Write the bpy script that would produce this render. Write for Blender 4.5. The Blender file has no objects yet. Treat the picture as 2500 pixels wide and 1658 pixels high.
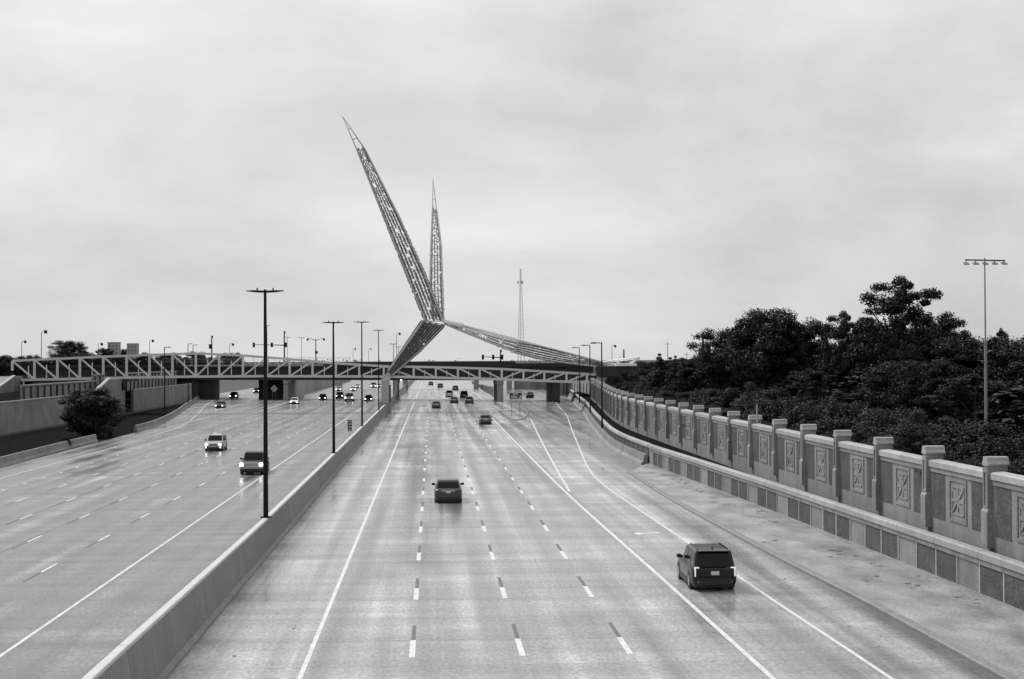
import bpy, bmesh, math, random
from mathutils import Vector, Matrix
random.seed(7)
R = math.radians
scene = bpy.context.scene
C = scene.collection

# ------------------------------------------------------------------ camera
F, CX, CY, H = 3750.0, 1250.0, 829.0, 10.0      # focal length in photo pixels, centre, eye height
VPX, VPY, ROLL = 1055.0, 877.0, R(0.3)          # vanishing point of the road, camera roll
_dx, _dy = VPX - CX, CY - VPY
_ux = _dx * math.cos(ROLL) + _dy * math.sin(ROLL)
_uy = -_dx * math.sin(ROLL) + _dy * math.cos(ROLL)
YAW = math.atan(-_ux / F)
PITCH = math.atan(-_uy / math.hypot(F, _ux))
fw = Vector((math.sin(YAW) * math.cos(PITCH), math.cos(YAW) * math.cos(PITCH), math.sin(PITCH)))
r0 = Vector((math.cos(YAW), -math.sin(YAW), 0))
u0 = r0.cross(fw)
rt = r0 * math.cos(ROLL) - u0 * math.sin(ROLL)
up = u0 * math.cos(ROLL) + r0 * math.sin(ROLL)
cd = bpy.data.cameras.new('camera'); cam = bpy.data.objects.new('camera', cd); C.objects.link(cam)
cd.sensor_width = 36.0; cd.lens = 36.0 * F / 2500.0; cd.clip_start = 0.5; cd.clip_end = 9000
m3 = Matrix((rt, up, -fw)).transposed()
cam.matrix_world = Matrix.Translation((0, 0, H)) @ m3.to_4x4()
scene.camera = cam

def ray(px, py):
    return (fw + rt * ((px - CX) / F) + up * ((CY - py) / F))
def gp(px, py, z=0.0):                            # point on the level z
    d = ray(px, py); t = (z - H) / d.z
    return Vector((d.x * t, d.y * t, z))
def yp(px, py, Y):                                # point at the distance Y
    d = ray(px, py); t = Y / d.y
    return Vector((d.x * t, Y, H + d.z * t))
def xp(px, py, X):
    d = ray(px, py); t = X / d.x
    return Vector((X, d.y * t, H + d.z * t))

# ------------------------------------------------------------------ world, sun, exposure
SUN_EL, SUN_AZ = R(52), R(-48)                    # azimuth from +Y towards +X
w = bpy.data.worlds.new('World'); scene.world = w; w.use_nodes = True
nt = w.node_tree; nt.nodes.clear()
def N(t, **k):
    n = nt.nodes.new(t)
    for a, b in k.items(): setattr(n, a, b)
    return n
def L(a, b): nt.links.new(a, b)
def math_(op, a, b=None, c=None):
    n = N('ShaderNodeMath', operation=op)
    for i, v in enumerate((a, b, c)):
        if v is None: continue
        if isinstance(v, (int, float)): n.inputs[i].default_value = v
        else: L(v, n.inputs[i])
    return n.outputs[0]
out = N('ShaderNodeOutputWorld'); bg = N('ShaderNodeBackground'); bg.inputs[1].default_value = 0.066
sky = N('ShaderNodeTexSky', sky_type='NISHITA'); sky.sun_disc = False
sky.sun_elevation = SUN_EL; sky.sun_rotation = SUN_AZ; sky.dust_density = 4.0; sky.air_density = 1.5
bw = N('ShaderNodeRGBToBW'); L(sky.outputs[0], bw.inputs[0])
tc = N('ShaderNodeTexCoord'); sp = N('ShaderNodeSeparateXYZ'); L(tc.outputs['Generated'], sp.inputs[0])
mp = N('ShaderNodeMapping'); mp.inputs['Location'].default_value = (0.35, 0.2, 0.1); mp.inputs['Scale'].default_value = (1.0, 1.0, 2.3); L(tc.outputs['Generated'], mp.inputs[0])
n1 = N('ShaderNodeTexNoise'); n1.inputs['Scale'].default_value = 3.6; n1.inputs['Detail'].default_value = 9; n1.inputs['Roughness'].default_value = 0.56; n1.inputs['Distortion'].default_value = 0.25
L(mp.outputs[0], n1.inputs['Vector'])
mr = N('ShaderNodeMapRange'); mr.inputs[1].default_value = 0.28; mr.inputs[2].default_value = 0.72; mr.inputs[3].default_value = 0.68; mr.inputs[4].default_value = 1.12
L(n1.outputs[0], mr.inputs[0])
over = math_('MULTIPLY', mr.outputs[0], 6.5)       # the cloud deck
mixv = math_('ADD', math_('MULTIPLY', over, 0.94), math_('MULTIPLY', math_('MINIMUM', bw.outputs[0], 10.0), 0.06))
comb = N('ShaderNodeCombineColor'); [L(mixv, comb.inputs[i]) for i in range(3)]
L(comb.outputs[0], bg.inputs[0]); L(bg.outputs[0], out.inputs[0])

sd = bpy.data.lights.new('sun', 'SUN'); sd.energy = 1.5; sd.angle = R(22); sd.color = (1, 1, 1)
so = bpy.data.objects.new('sun', sd); C.objects.link(so)
sdir = Vector((math.sin(SUN_AZ) * math.cos(SUN_EL), math.cos(SUN_AZ) * math.cos(SUN_EL), math.sin(SUN_EL)))
so.rotation_euler = sdir.to_track_quat('Z', 'Y').to_euler(); so.location = (0, 0, 80)
vs = scene.view_settings
scene.display_settings.display_device = 'sRGB'
vs.view_transform = 'Standard'; vs.look = 'None'; vs.exposure = 0.90; vs.gamma = 1.0; vs.use_curve_mapping = False
scene.cycles.use_denoising = True
scene.cycles.sample_clamp_indirect = 4.0
scene.cycles.max_bounces = 6
scene.cycles.volume_bounces = 0

# ------------------------------------------------------------------ materials (all neutral grey: the photograph is black and white)
MATS = {}
def mat(name, base=0.3, rough=0.6, amt=0.15, scale=3.0, stretch=(1, 1, 1), bump=0.0, bscale=40.0, metal=0.0, spec=0.5,
        fine=0.0, fscale=60.0, streak=0.0, emit=0.0, coat=0.0, rvar=0.0, obj=False):
    if name in MATS: return MATS[name]
    m = bpy.data.materials.new(name); m.use_nodes = True; t = m.node_tree; MATS[name] = m
    p = t.nodes['Principled BSDF']
    p.inputs['Roughness'].default_value = rough; p.inputs['Metallic'].default_value = metal
    p.inputs['Specular IOR Level'].default_value = spec; p.inputs['Coat Weight'].default_value = coat
    p.inputs['Base Color'].default_value = (base, base, base, 1)
    if emit:
        p.inputs['Emission Color'].default_value = (1, 1, 1, 1); p.inputs['Emission Strength'].default_value = emit
    def nn(k): return t.nodes.new(k)
    def mm(op, a, b):
        n = nn('ShaderNodeMath'); n.operation = op
        for i, v in enumerate((a, b)):
            if isinstance(v, (int, float)): n.inputs[i].default_value = v
            else: t.links.new(v, n.inputs[i])
        return n.outputs[0]
    if obj: co = nn('ShaderNodeTexCoord').outputs['Object']
    else: co = nn('ShaderNodeNewGeometry').outputs['Position']
    def noise(sc, st, det=3.0):
        mpn = nn('ShaderNodeMapping'); mpn.inputs['Scale'].default_value = st; t.links.new(co, mpn.inputs[0])
        q = nn('ShaderNodeTexNoise'); q.inputs['Scale'].default_value = sc; q.inputs['Detail'].default_value = det
        t.links.new(mpn.outputs[0], q.inputs['Vector']); return q.outputs[0]
    val = None
    if amt: val = mm('ADD', mm('MULTIPLY', mm('SUBTRACT', noise(scale, stretch), 0.5), amt * 4), 1.0)
    if fine:
        v = mm('ADD', mm('MULTIPLY', mm('SUBTRACT', noise(fscale, (1, 1, 1), 1.0), 0.5), fine * 4), 1.0)
        val = v if val is None else mm('MULTIPLY', val, v)
    if streak:
        v = mm('ADD', mm('MULTIPLY', mm('SUBTRACT', noise(1.3, (1, 1, 0.06), 4.0), 0.5), streak * 4), 1.0)
        val = v if val is None else mm('MULTIPLY', val, v)
    if streak:                                       # every cast piece has its own tone
        oi = nn('ShaderNodeObjectInfo').outputs['Random']
        val = mm('MULTIPLY', val, mm('ADD', mm('MULTIPLY', oi, 0.26), 0.87))
    if val is not None:
        v = mm('MAXIMUM', mm('MULTIPLY', val, base), 0.002)
        cc = nn('ShaderNodeCombineColor'); [t.links.new(v, cc.inputs[i]) for i in range(3)]
        t.links.new(cc.outputs[0], p.inputs['Base Color'])
    if rvar:
        v = mm('ADD', mm('MULTIPLY', mm('SUBTRACT', noise(scale * 0.7, stretch), 0.5), rvar * 4), rough)
        v = mm('MAXIMUM', v, 0.06); t.links.new(v, p.inputs['Roughness'])
    if bump:
        b = nn('ShaderNodeBump'); b.inputs['Strength'].default_value = bump; b.inputs['Distance'].default_value = 0.02
        t.links.new(noise(bscale, (1, 1, 1), 2.0), b.inputs['Height']); t.links.new(b.outputs[0], p.inputs['Normal'])
    return m

def road_mat(name, base, rough):
    m = bpy.data.materials.new(name); m.use_nodes = True; t = m.node_tree; p = t.nodes['Principled BSDF']
    co = t.nodes.new('ShaderNodeNewGeometry').outputs['Position']
    def mm(op, a, b):
        n = t.nodes.new('ShaderNodeMath'); n.operation = op
        for i, v in enumerate((a, b)):
            if isinstance(v, (int, float)): n.inputs[i].default_value = v
            else: t.links.new(v, n.inputs[i])
        return n.outputs[0]
    def noise(sc, st, det=3.0, dist=0.0):
        q = t.nodes.new('ShaderNodeMapping'); q.inputs['Scale'].default_value = st; t.links.new(co, q.inputs[0])
        n = t.nodes.new('ShaderNodeTexNoise'); n.inputs['Scale'].default_value = sc; n.inputs['Detail'].default_value = det; n.inputs['Distortion'].default_value = dist
        t.links.new(q.outputs[0], n.inputs['Vector']); return n.outputs[0]
    def var(n, a): return mm('ADD', mm('MULTIPLY', mm('SUBTRACT', n, 0.5), a), 1.0)
    tracks = noise(1.0, (0.75, 0.012, 1), 3.0, 0.2)          # long wet streaks of the wheels
    blot = noise(0.22, (1, 0.5, 1), 4.0)
    trans = noise(1.0, (0.05, 0.55, 1), 3.0)                 # bands across the slabs
    grit = noise(8.0, (1, 0.35, 1), 2.0)
    v = mm('MULTIPLY', mm('MULTIPLY', var(tracks, 2.4), var(blot, 1.4)), mm('MULTIPLY', var(trans, 1.1), var(grit, 1.3)))
    v = mm('MULTIPLY', v, base)
    sx = t.nodes.new('ShaderNodeSeparateXYZ'); t.links.new(co, sx.inputs[0])
    fr = mm('FRACT', mm('MULTIPLY', sx.outputs[1], 1 / 4.57), 0.0)
    joint = mm('SUBTRACT', 1.0, mm('MULTIPLY', mm('LESS_THAN', fr, 0.012), 0.45))   # sawn joints between slabs
    lane = mm('COSINE', mm('MULTIPLY', mm('SUBTRACT', sx.outputs[0], 1.14), 2 * math.pi / 1.84), 0.0)   # two rubber-darkened wheel paths in each lane
    v = mm('MULTIPLY', v, mm('ADD', 1.0, mm('MULTIPLY', lane, mm('MULTIPLY', blot, 0.17))))
    def wet_shade(x0, x1, amount):                                # wet shade painted into the road along a barrier or kerb
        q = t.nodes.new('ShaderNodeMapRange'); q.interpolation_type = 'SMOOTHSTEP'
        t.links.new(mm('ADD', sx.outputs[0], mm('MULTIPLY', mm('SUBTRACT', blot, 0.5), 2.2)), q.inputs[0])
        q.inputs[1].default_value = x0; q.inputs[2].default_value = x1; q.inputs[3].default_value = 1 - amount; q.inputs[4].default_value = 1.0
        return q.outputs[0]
    v = mm('MULTIPLY', v, mm('MULTIPLY', wet_shade(-8.7, -6.2, 0.7 if base > 0.3 else 0.0), wet_shade(17.8, 15.4, 0.5)))
    v = mm('MAXIMUM', mm('MULTIPLY', v, joint), 0.01)
    cc = t.nodes.new('ShaderNodeCombineColor'); [t.links.new(v, cc.inputs[i]) for i in range(3)]
    t.links.new(cc.outputs[0], p.inputs['Base Color'])
    rr = mm('ADD', mm('MULTIPLY', mm('SUBTRACT', tracks, 0.5), 0.8), mm('MULTIPLY', mm('SUBTRACT', blot, 0.5), 0.5))
    rr = mm('MAXIMUM', mm('ADD', rr, rough), 0.19); t.links.new(rr, p.inputs['Roughness'])
    p.inputs['IOR'].default_value = 1.36
    b = t.nodes.new('ShaderNodeBump'); b.inputs['Strength'].default_value = 0.25; b.inputs['Distance'].default_value = 0.006
    t.links.new(noise(9.0, (1, 1, 1), 2.0), b.inputs['Height']); t.links.new(b.outputs[0], p.inputs['Normal'])
    return m

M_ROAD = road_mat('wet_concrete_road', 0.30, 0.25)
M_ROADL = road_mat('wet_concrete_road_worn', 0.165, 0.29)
M_APRON = mat('apron_concrete', 0.28, 0.42, 0.42, 0.6, (1, 0.5, 1), 0.5, 14, fine=0.32, fscale=9, rvar=0.15)
M_PAINT = mat('road_paint', 0.66, 0.45, 0.15, 1.5, fine=0.2, fscale=7)
M_PAINTW = mat('worn_road_paint', 0.60, 0.5, 0.2, 1.0, fine=0.25, fscale=6)
M_SEAM = mat('tar_seam', 0.07, 0.5, 0.15, 2.0)
M_TAR = mat('contrast_tape', 0.12, 0.5, 0.15, 2.0)
M_BARR = mat('barrier_concrete', 0.20, 0.6, 0.10, 0.7, streak=0.14, fine=0.22, fscale=12, bump=0.2)
M_CAP = mat('pale_concrete', 0.34, 0.6, 0.14, 1.0, streak=0.06, fine=0.2, fscale=12, bump=0.3)
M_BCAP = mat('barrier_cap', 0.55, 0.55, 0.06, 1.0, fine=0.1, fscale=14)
M_WALL = mat('wall_concrete', 0.215, 0.65, 0.16, 0.8, streak=0.20, fine=0.25, fscale=12, bump=0.3)
M_DPAN = mat('rough_dark_panel', 0.072, 0.85, 0.25, 1.2, streak=0.12, fine=0.55, fscale=11, bump=1.0, bscale=18)
M_WALLD = mat('stained_concrete', 0.19, 0.75, 0.28, 0.35, streak=0.24, fine=0.4, fscale=5, bump=0.4)
M_PIER = mat('pier_concrete', 0.26, 0.7, 0.10, 0.5, streak=0.15, fine=0.1)
M_DARKC = mat('dark_shaded_concrete', 0.03, 0.8, 0.15, 0.5, streak=0.1)  # near-black tone, also paints in shade in grooves, the recess and under the overpass
M_GRASS = mat('wet_grass', 0.016, 1.0, 0.3, 0.6, fine=0.5, fscale=4, spec=0.0)
M_GROUND = mat('ground', 0.09, 0.9, 0.2, 0.02, fine=0.15, fscale=0.3, spec=0.1)
M_TRUSS = mat('painted_truss_steel', 0.54, 0.45, 0.05, 0.5)
M_WHITE = mat('white_steel', 0.85, 0.4, 0.04, 0.5)
M_DECK = mat('deck', 0.12, 0.7, 0.1, 0.5)
M_FEATH = mat('feather_steel', 0.30, 0.38, 0.25, 1.5, metal=0.6)
M_FEATHD = mat('feather_steel_dark', 0.11, 0.45, 0.3, 1.5, metal=0.3)
M_FEATHL = mat('feather_steel_bright', 0.55, 0.35, 0.15, 1.5, metal=0.6)
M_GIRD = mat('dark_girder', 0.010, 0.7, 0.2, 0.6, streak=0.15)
M_BLACK = mat('black_pole', 0.006, 0.6, 0.1, 1.0, spec=0.2)
M_POLE = mat('grey_pole', 0.22, 0.5, 0.1, 1.0)
M_FENCE = mat('galvanised_fence', 0.35, 0.5, 0.05, 1.0)
M_BARK = mat('bark', 0.025, 0.9, 0.3, 3.0)
M_LEAF = mat('leaves_dark', 0.010, 0.55, 0.25, 0.8, fine=0.3, fscale=3, spec=0.25)
M_LEAF2 = mat('leaves_mid', 0.017, 0.6, 0.25, 0.8, fine=0.3, fscale=3, spec=0.25)
M_LEAF3 = mat('leaves_pale', 0.032, 0.6, 0.2, 0.6, fine=0.3, fscale=3, spec=0.25)
M_FAR = mat('hazed_foliage', 0.16, 0.9, 0.2, 0.05, spec=0.1)  # haze painted into the colour, much paler than the near leaves
M_BRICK = mat('pale_brick', 0.30, 0.8, 0.08, 0.3, fine=0.1, fscale=2)
M_WINDOW = mat('dark_window', 0.09, 0.2, 0.0)
M_TYRE = mat('tyre', 0.012, 0.7, 0.0)
M_RIM = mat('rim', 0.35, 0.3, 0.0, metal=0.8)
M_GLASS = mat('car_glass', 0.004, 0.12, 0.0, spec=0.25)
M_TRIM = mat('car_trim', 0.012, 0.45, 0.0)
M_CHROME = mat('chrome', 0.75, 0.15, 0.0, metal=1.0)
M_HEAD = mat('headlamp', 0.9, 0.2, 0.0, emit=4.5)
M_TAIL = mat('tail_lamp', 0.5, 0.2, 0.0, emit=0.3)
M_TAILOFF = mat('tail_lamp_lens', 0.05, 0.15, 0.0)
M_PLATE = mat('number_plate', 0.55, 0.4, 0.1, 20, obj=True)
M_SIGN = mat('sign_dark', 0.035, 0.5, 0.05, 1.0)
M_SIGNW = mat('sign_light', 0.62, 0.5, 0.05, 1.0)
M_SIGNY = mat('sign_yellow', 0.36, 0.5, 0.05, 1.0)
def paint(v, r=0.25): return mat('car_paint_%03d' % int(v * 1000), v * (0.6 if v < 0.2 else 1), r, 0.0, coat=0.22, spec=0.3)

# ------------------------------------------------------------------ mesh helpers
class MB:
    def __init__(s): s.v = []; s.f = []
    def add(s, vs, fs):
        o = len(s.v); s.v += [tuple(v) for v in vs]; s.f += [tuple(i + o for i in f) for f in fs]; return s
    def box(s, x0, x1, y0, y1, z0, z1, M=None):
        vs = [Vector((x, y, z)) for z in (z0, z1) for y in (y0, y1) for x in (x0, x1)]
        if M is not None: vs = [M @ v for v in vs]
        return s.add(vs, [(0, 2, 3, 1), (4, 5, 7, 6), (0, 1, 5, 4), (2, 6, 7, 3), (0, 4, 6, 2), (1, 3, 7, 5)])
    def beam(s, a, b, w, h, upv=Vector((0, 0, 1))):
        a = Vector(a); b = Vector(b); d = (b - a).normalized()
        if abs(d.dot(upv)) > 0.98: upv = Vector((0, 1, 0))
        x = d.cross(upv).normalized(); z = x.cross(d)
        vs = [p + x * sx * w / 2 + z * sz * h / 2 for p in (a, b) for sz in (-1, 1) for sx in (-1, 1)]
        return s.add(vs, [(0, 2, 3, 1), (4, 5, 7, 6), (0, 1, 5, 4), (2, 6, 7, 3), (0, 4, 6, 2), (1, 3, 7, 5)])
    def tube(s, pts, rs, n=8, cap=True):
        pts = [Vector(p) for p in pts]
        if isinstance(rs, (int, float)): rs = [rs] * len(pts)
        o = len(s.v)
        for i, p in enumerate(pts):
            d = (pts[min(i + 1, len(pts) - 1)] - pts[max(i - 1, 0)]).normalized()
            u = Vector((1, 0, 0)) if abs(d.x) < 0.9 else Vector((0, 1, 0))
            x = d.cross(u).normalized(); y = d.cross(x)
            for k in range(n):
                a = 2 * math.pi * k / n
                s.v.append(tuple(p + (x * math.cos(a) + y * math.sin(a)) * rs[i]))
        for i in range(len(pts) - 1):
            for k in range(n):
                k2 = (k + 1) % n
                s.f.append((o + i * n + k, o + i * n + k2, o + (i + 1) * n + k2, o + (i + 1) * n + k))
        if cap:
            s.f.append(tuple(o + k for k in reversed(range(n))))
            s.f.append(tuple(o + (len(pts) - 1) * n + k for k in range(n)))
        return s
    def prism(s, poly, ext, M=None):               # closed polygon of 3D points extruded by a vector
        n = len(poly); a = [Vector(p) for p in poly]; b = [p + Vector(ext) for p in a]
        vs = a + b
        if M is not None: vs = [M @ v for v in vs]
        return s.add(vs, [tuple(reversed(range(n))), tuple(range(n, 2 * n))] + [(i, (i + 1) % n, n + (i + 1) % n, n + i) for i in range(n)])
    def loft(s, rings, cap=True):
        n = len(rings[0]); o = len(s.v)
        for r in rings: s.v += [tuple(p) for p in r]
        for i in range(len(rings) - 1):
            for k in range(n):
                k2 = (k + 1) % n
                s.f.append((o + i * n + k, o + i * n + k2, o + (i + 1) * n + k2, o + (i + 1) * n + k))
        if cap:
            s.f.append(tuple(o + k for k in reversed(range(n)))); s.f.append(tuple(o + (len(rings) - 1) * n + k for k in range(n)))
        return s
    def sheet(s, left, right):                     # strip between two polylines
        n = len(left)
        return s.add(list(left) + list(right), [(i, i + 1, n + i + 1, n + i) for i in range(n - 1)])
    def mesh(s, name, m, smooth=None, fix=True):
        me = bpy.data.meshes.new(name); me.from_pydata(s.v, [], s.f)
        if fix:
            bm = bmesh.new(); bm.from_mesh(me); bmesh.ops.recalc_face_normals(bm, faces=bm.faces); bm.to_mesh(me); bm.free()
        me.materials.append(m)
        if smooth is not None:
            me.shade_smooth(); me.set_sharp_from_angle(angle=R(smooth))
        me.update(); return me
    def build(s, name, m, parent=None, smooth=None, world=False, fix=True):
        if world and parent is not None:
            l = parent.location; s.v = [(x - l.x, y - l.y, z - l.z) for x, y, z in s.v]
        return put(name, s.mesh(name, m, smooth, fix), parent)
def put(name, me, parent=None, loc=None, rot=None):
    o = bpy.data.objects.new(name, me); C.objects.link(o)
    if parent is not None: o.parent = parent
    if loc is not None: o.location = loc
    if rot is not None: o.rotation_euler = rot
    return o
def thing(name, label, cat, loc=(0, 0, 0), rotz=0.0, group=None):
    o = bpy.data.objects.new(name, None); C.objects.link(o); o.location = loc; o.rotation_euler = (0, 0, rotz)
    o.empty_display_size = 0.3; o['label'] = label; o['category'] = cat
    if group: o['group'] = group
    return o
def tag(o, label, cat, group=None):
    o['label'] = label; o['category'] = cat
    if group: o['group'] = group
    return o
def struct(o, kind='structure', label=None):
    o['kind'] = kind
    if label: o['label'] = label
    return o
def dup(root, loc, rotz, label, group=None, scale=None):
    r = root.copy(); C.objects.link(r); r.location = loc; r.rotation_euler = (0, 0, rotz); r['label'] = label
    if group: r['group'] = group
    if scale: r.scale = scale
    def kids(a, b):
        for ch in a.children:
            c = ch.copy(); C.objects.link(c); c.parent = b; kids(ch, c)
    kids(root, r); return r
def lerp(a, b, t): return a + (b - a) * t
def poly_at(pl, d):                                # pl: list of (d, X)
    for (d0, x0), (d1, x1) in zip(pl, pl[1:]):
        if d <= d1: return lerp(x0, x1, (d - d0) / (d1 - d0))
    return pl[-1][1]
def smooth_pl(pl, step=4.0):                       # Catmull-Rom resampling of (d, X)
    res = []; d = pl[0][0]
    n = len(pl)
    def val(d):
        for i in range(n - 1):
            if d <= pl[i + 1][0] or i == n - 2:
                d0, x0 = pl[i]; d1, x1 = pl[i + 1]
                m0 = (x1 - pl[i - 1][1]) / (d1 - pl[i - 1][0]) if i > 0 else (x1 - x0) / (d1 - d0)
                m1 = (pl[i + 2][1] - x0) / (pl[i + 2][0] - d0) if i < n - 2 else (x1 - x0) / (d1 - d0)
                h = d1 - d0; t = (d - d0) / h
                return (2*t**3-3*t*t+1)*x0 + (t**3-2*t*t+t)*h*m0 + (-2*t**3+3*t*t)*x1 + (t**3-t*t)*h*m1
    while d < pl[-1][0]:
        res.append((d, val(d))); d += step
    res.append(pl[-1]); return res
def strip_mesh(pl, x_off0, x_off1, z, name, m, parent=None):
    return MB().sheet([(x + x_off0, d, z) for d, x in pl], [(x + x_off1, d, z) for d, x in pl]).build(name, m, parent, fix=False)
def wall_mesh(pl, section, name, m, parent=None, smooth=None):   # section: closed list of (dx, z) swept along (d, X)
    rings = [[(x + sx, d, z) for sx, z in section] for d, x in pl]
    return MB().loft(rings).build(name, m, parent, smooth)

# ================================================================== THE SETTING
struct(MB().add([(-6000, -300, -0.35), (6000, -300, -0.35), (6000, 8000, -0.35), (-6000, 8000, -0.35)], [(0, 1, 2, 3)]).build('ground', M_GROUND, fix=False))

MED = -8.37                                        # foot of the median barrier on the near carriageway
right_foot = smooth_pl([(20, 23.3), (63, 22.66), (86, 22.1), (97, 21.8), (120, 21.0), (143, 20.2), (170, 20.3), (201, 22.2), (240, 25.0), (282, 28.3), (318, 30.6), (400, 36.0)], 4)
left_foot = smooth_pl([(20, -41.0), (142, -40.6), (180, -41.3), (221, -41.4), (241, -42.2), (283, -46.4), (338, -52.8), (400, -59.4), (470, -64)], 5)
kerb_pl = smooth_pl([(20, 17.6), (61, 17.5), (72, 17.15), (93, 16.8), (110, 16.65), (134, 17.0)], 4)

def right_road_edge(d):
    return poly_at(right_foot, d) + 0.1
ds = [20 + 4 * i for i in range(0, 96)]
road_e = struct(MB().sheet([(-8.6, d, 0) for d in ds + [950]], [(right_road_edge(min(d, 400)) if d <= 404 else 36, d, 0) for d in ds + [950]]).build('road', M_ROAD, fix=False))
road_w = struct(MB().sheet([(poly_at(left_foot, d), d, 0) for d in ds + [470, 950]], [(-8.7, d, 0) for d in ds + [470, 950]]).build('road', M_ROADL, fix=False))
# apron between the kerb and the wall
da = [20 + 4 * i for i in range(0, 30)] + [138, 143]
struct(MB().sheet([(poly_at(kerb_pl, min(d, 134)) + 0.33 if d <= 134 else lerp(17.3, 20.0, (d - 134) / 9), d, 0.115) for d in da], [(poly_at(right_foot, d) + 0.2, d, 0.16) for d in da]).build('apron', M_APRON, fix=False))
struct(wall_mesh(kerb_pl, [(0, -0.1), (0.0, 0.09), (0.05, 0.13), (0.36, 0.135), (0.36, -0.1)], 'kerb', M_BARR))

# ---- painted markings: solid lines and dashes lie on the road they belong to
def line(parent, pl, wd, name='edge_line', z=0.006, m=M_PAINT):
    return strip_mesh(pl, -wd / 2, wd / 2, z, name, m, parent)
line(road_e, [(20, -4.2), (120, -4.2), (300, -4.2), (700, -4.2)], 0.16)
line(road_e, smooth_pl([(20, 10.75), (48, 10.55), (70, 10.36), (107, 9.98), (150, 9.9), (242, 10.06), (262, 10.1)]), 0.19)
line(road_e, smooth_pl([(115, 10.25), (156, 11.9), (200, 13.8), (237, 15.5), (252, 16.2)]), 0.18)
line(road_e, smooth_pl([(20, 14.4), (48, 14.2), (62, 14.0), (82, 13.8), (100, 13.6), (123, 13.5), (140, 14.2), (167, 16.1), (209, 19.1), (270, 23.6), (303, 25.4), (380, 30)]), 0.15)
line(road_w, [(20, -14.7), (200, -14.6), (700, -14.5)], 0.15, m=M_PAINTW)
line(road_w, smooth_pl([(20, -36.9), (150, -36.9), (200, -37.0), (240, -38.5), (283, -43.0), (338, -49.5), (400, -56)]), 0.13, m=M_PAINTW)
dash_me = MB().add([(-0.1, 0, 0), (0.1, 0, 0), (0.1, 3.2, 0), (-0.1, 3.2, 0)], [(0, 1, 2, 3)]).mesh('lane_dash', M_PAINT, fix=False)
tape_me = MB().add([(-0.075, 0, 0), (0.075, 0, 0), (0.075, 3.0, 0), (-0.075, 3.0, 0)], [(0, 1, 2, 3)]).mesh('contrast_tape', M_TAR, fix=False)
dashw_me = MB().add([(-0.07, 0, 0), (0.07, 0, 0), (0.07, 3.1, 0), (-0.07, 3.1, 0)], [(0, 1, 2, 3)]).mesh('lane_dash', M_PAINTW, fix=False)
tapew_me = MB().add([(-0.05, 0, 0), (0.05, 0, 0), (0.05, 3.0, 0), (-0.05, 3.0, 0)], [(0, 1, 2, 3)]).mesh('contrast_tape', M_SEAM, fix=False)
short_me = MB().add([(-0.11, 0, 0), (0.11, 0, 0), (0.11, 1.0, 0), (-0.11, 1.0, 0)], [(0, 1, 2, 3)]).mesh('short_dash', M_PAINTW, fix=False)
for xx in (-0.72, 3.0, 6.65):
    k = 0
    while 51.7 + 12.4 * (k - 2) < 420:
        y0 = 51.7 + 12.4 * (k - 2); put('lane_dash', dash_me, road_e, (xx, y0, 0.006)); put('contrast_tape', tape_me, road_e, (xx + 0.01, y0 + 3.25, 0.005)); k += 1
for xx in (-18.55, -22.4, -26.1, -29.7):
    k = 0
    while 74.0 + 12.4 * (k - 2) < 360:
        y0 = 74.0 + 12.4 * (k - 2); put('lane_dash', dashw_me, road_w, (xx, y0, 0.006)); put('contrast_tape', tapew_me, road_w, (xx, y0 - 3.2, 0.005)); k += 1
for k in range(24): put('short_dash', short_me, road_w, (-33.3, 96 + 6.2 * k, 0.006))
# tar seams along two of the far lanes, and a turn arrow
for xx, a, b in ((-22.55, 40, 150), (-26.2, 60, 260)):
    pl = []; d = a
    while d < b: pl.append((d, xx + 0.05 * math.sin(d * 0.13) + random.uniform(-0.03, 0.03))); d += 2.0
    p = road_e if xx > 0 else road_w
    MB().sheet([(x - random.uniform(0.01, 0.05), d, 0.004) for d, x in pl], [(x + random.uniform(0.01, 0.06), d, 0.004) for d, x in pl]).build('tar_seam', M_SEAM, p, fix=False)
ar = MB(); ax, ay = 12.2, 87.0
ar.add([(ax - 0.85, ay, 0.007), (ax - 0.45, ay - 0.7, 0.007), (ax - 0.4, ay + 0.8, 0.007), (ax - 0.45, ay - 0.2, 0.007), (ax + 0.75, ay + 0.3, 0.007), (ax + 0.75, ay + 0.75, 0.007), (ax - 0.4, ay + 0.3, 0.007)], [(0, 1, 2), (3, 4, 5, 6)])
ar.build('turn_arrow', M_PAINT, road_e, fix=False)

# ---- land behind the walls
struct(MB().sheet([(poly_at(right_foot, d) + 3.2, d, 3.7) for d in (20, 63, 97, 143, 183, 220, 282, 330)], [(420, d, 4.2) for d in (20, 63, 97, 143, 183, 220, 282, 330)]).build('grass_bank', M_GRASS, fix=False))
struct(MB().sheet([(-57.2, d, 0.02) for d in (20, 142, 221, 300, 372)], [(poly_at(left_foot, d) + 0.02, d, 0.0) for d in (20, 142, 221, 300, 372)]).build('grass_verge', M_GRASS, fix=False))
struct(MB().sheet([(-420, d, 6.4) for d in (20, 200, 300)], [(-85, d, 6.2) for d in (20, 200, 300)]).build('grass_bank', M_GRASS, fix=False))
struct(MB().sheet([(-420, d, 6.4) for d in (300, 430)], [(-60.8, d, 6.2) for d in (300, 430)]).build('grass_bank', M_GRASS, fix=False))
struct(MB().prism([(-60.75, 230, 4.3), (-60.75, 299.9, 4.3), (-75.5, 299.9, 4.3)], (0, 0, 1.9)).build('grass_bank', M_GRASS))
struct(MB().sheet([(-85, d, 4.35) for d in (20, 200, 299)], [(-57.7, d, 4.35) for d in (20, 200, 299)]).build('terrace', M_GRASS, fix=False))

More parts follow.
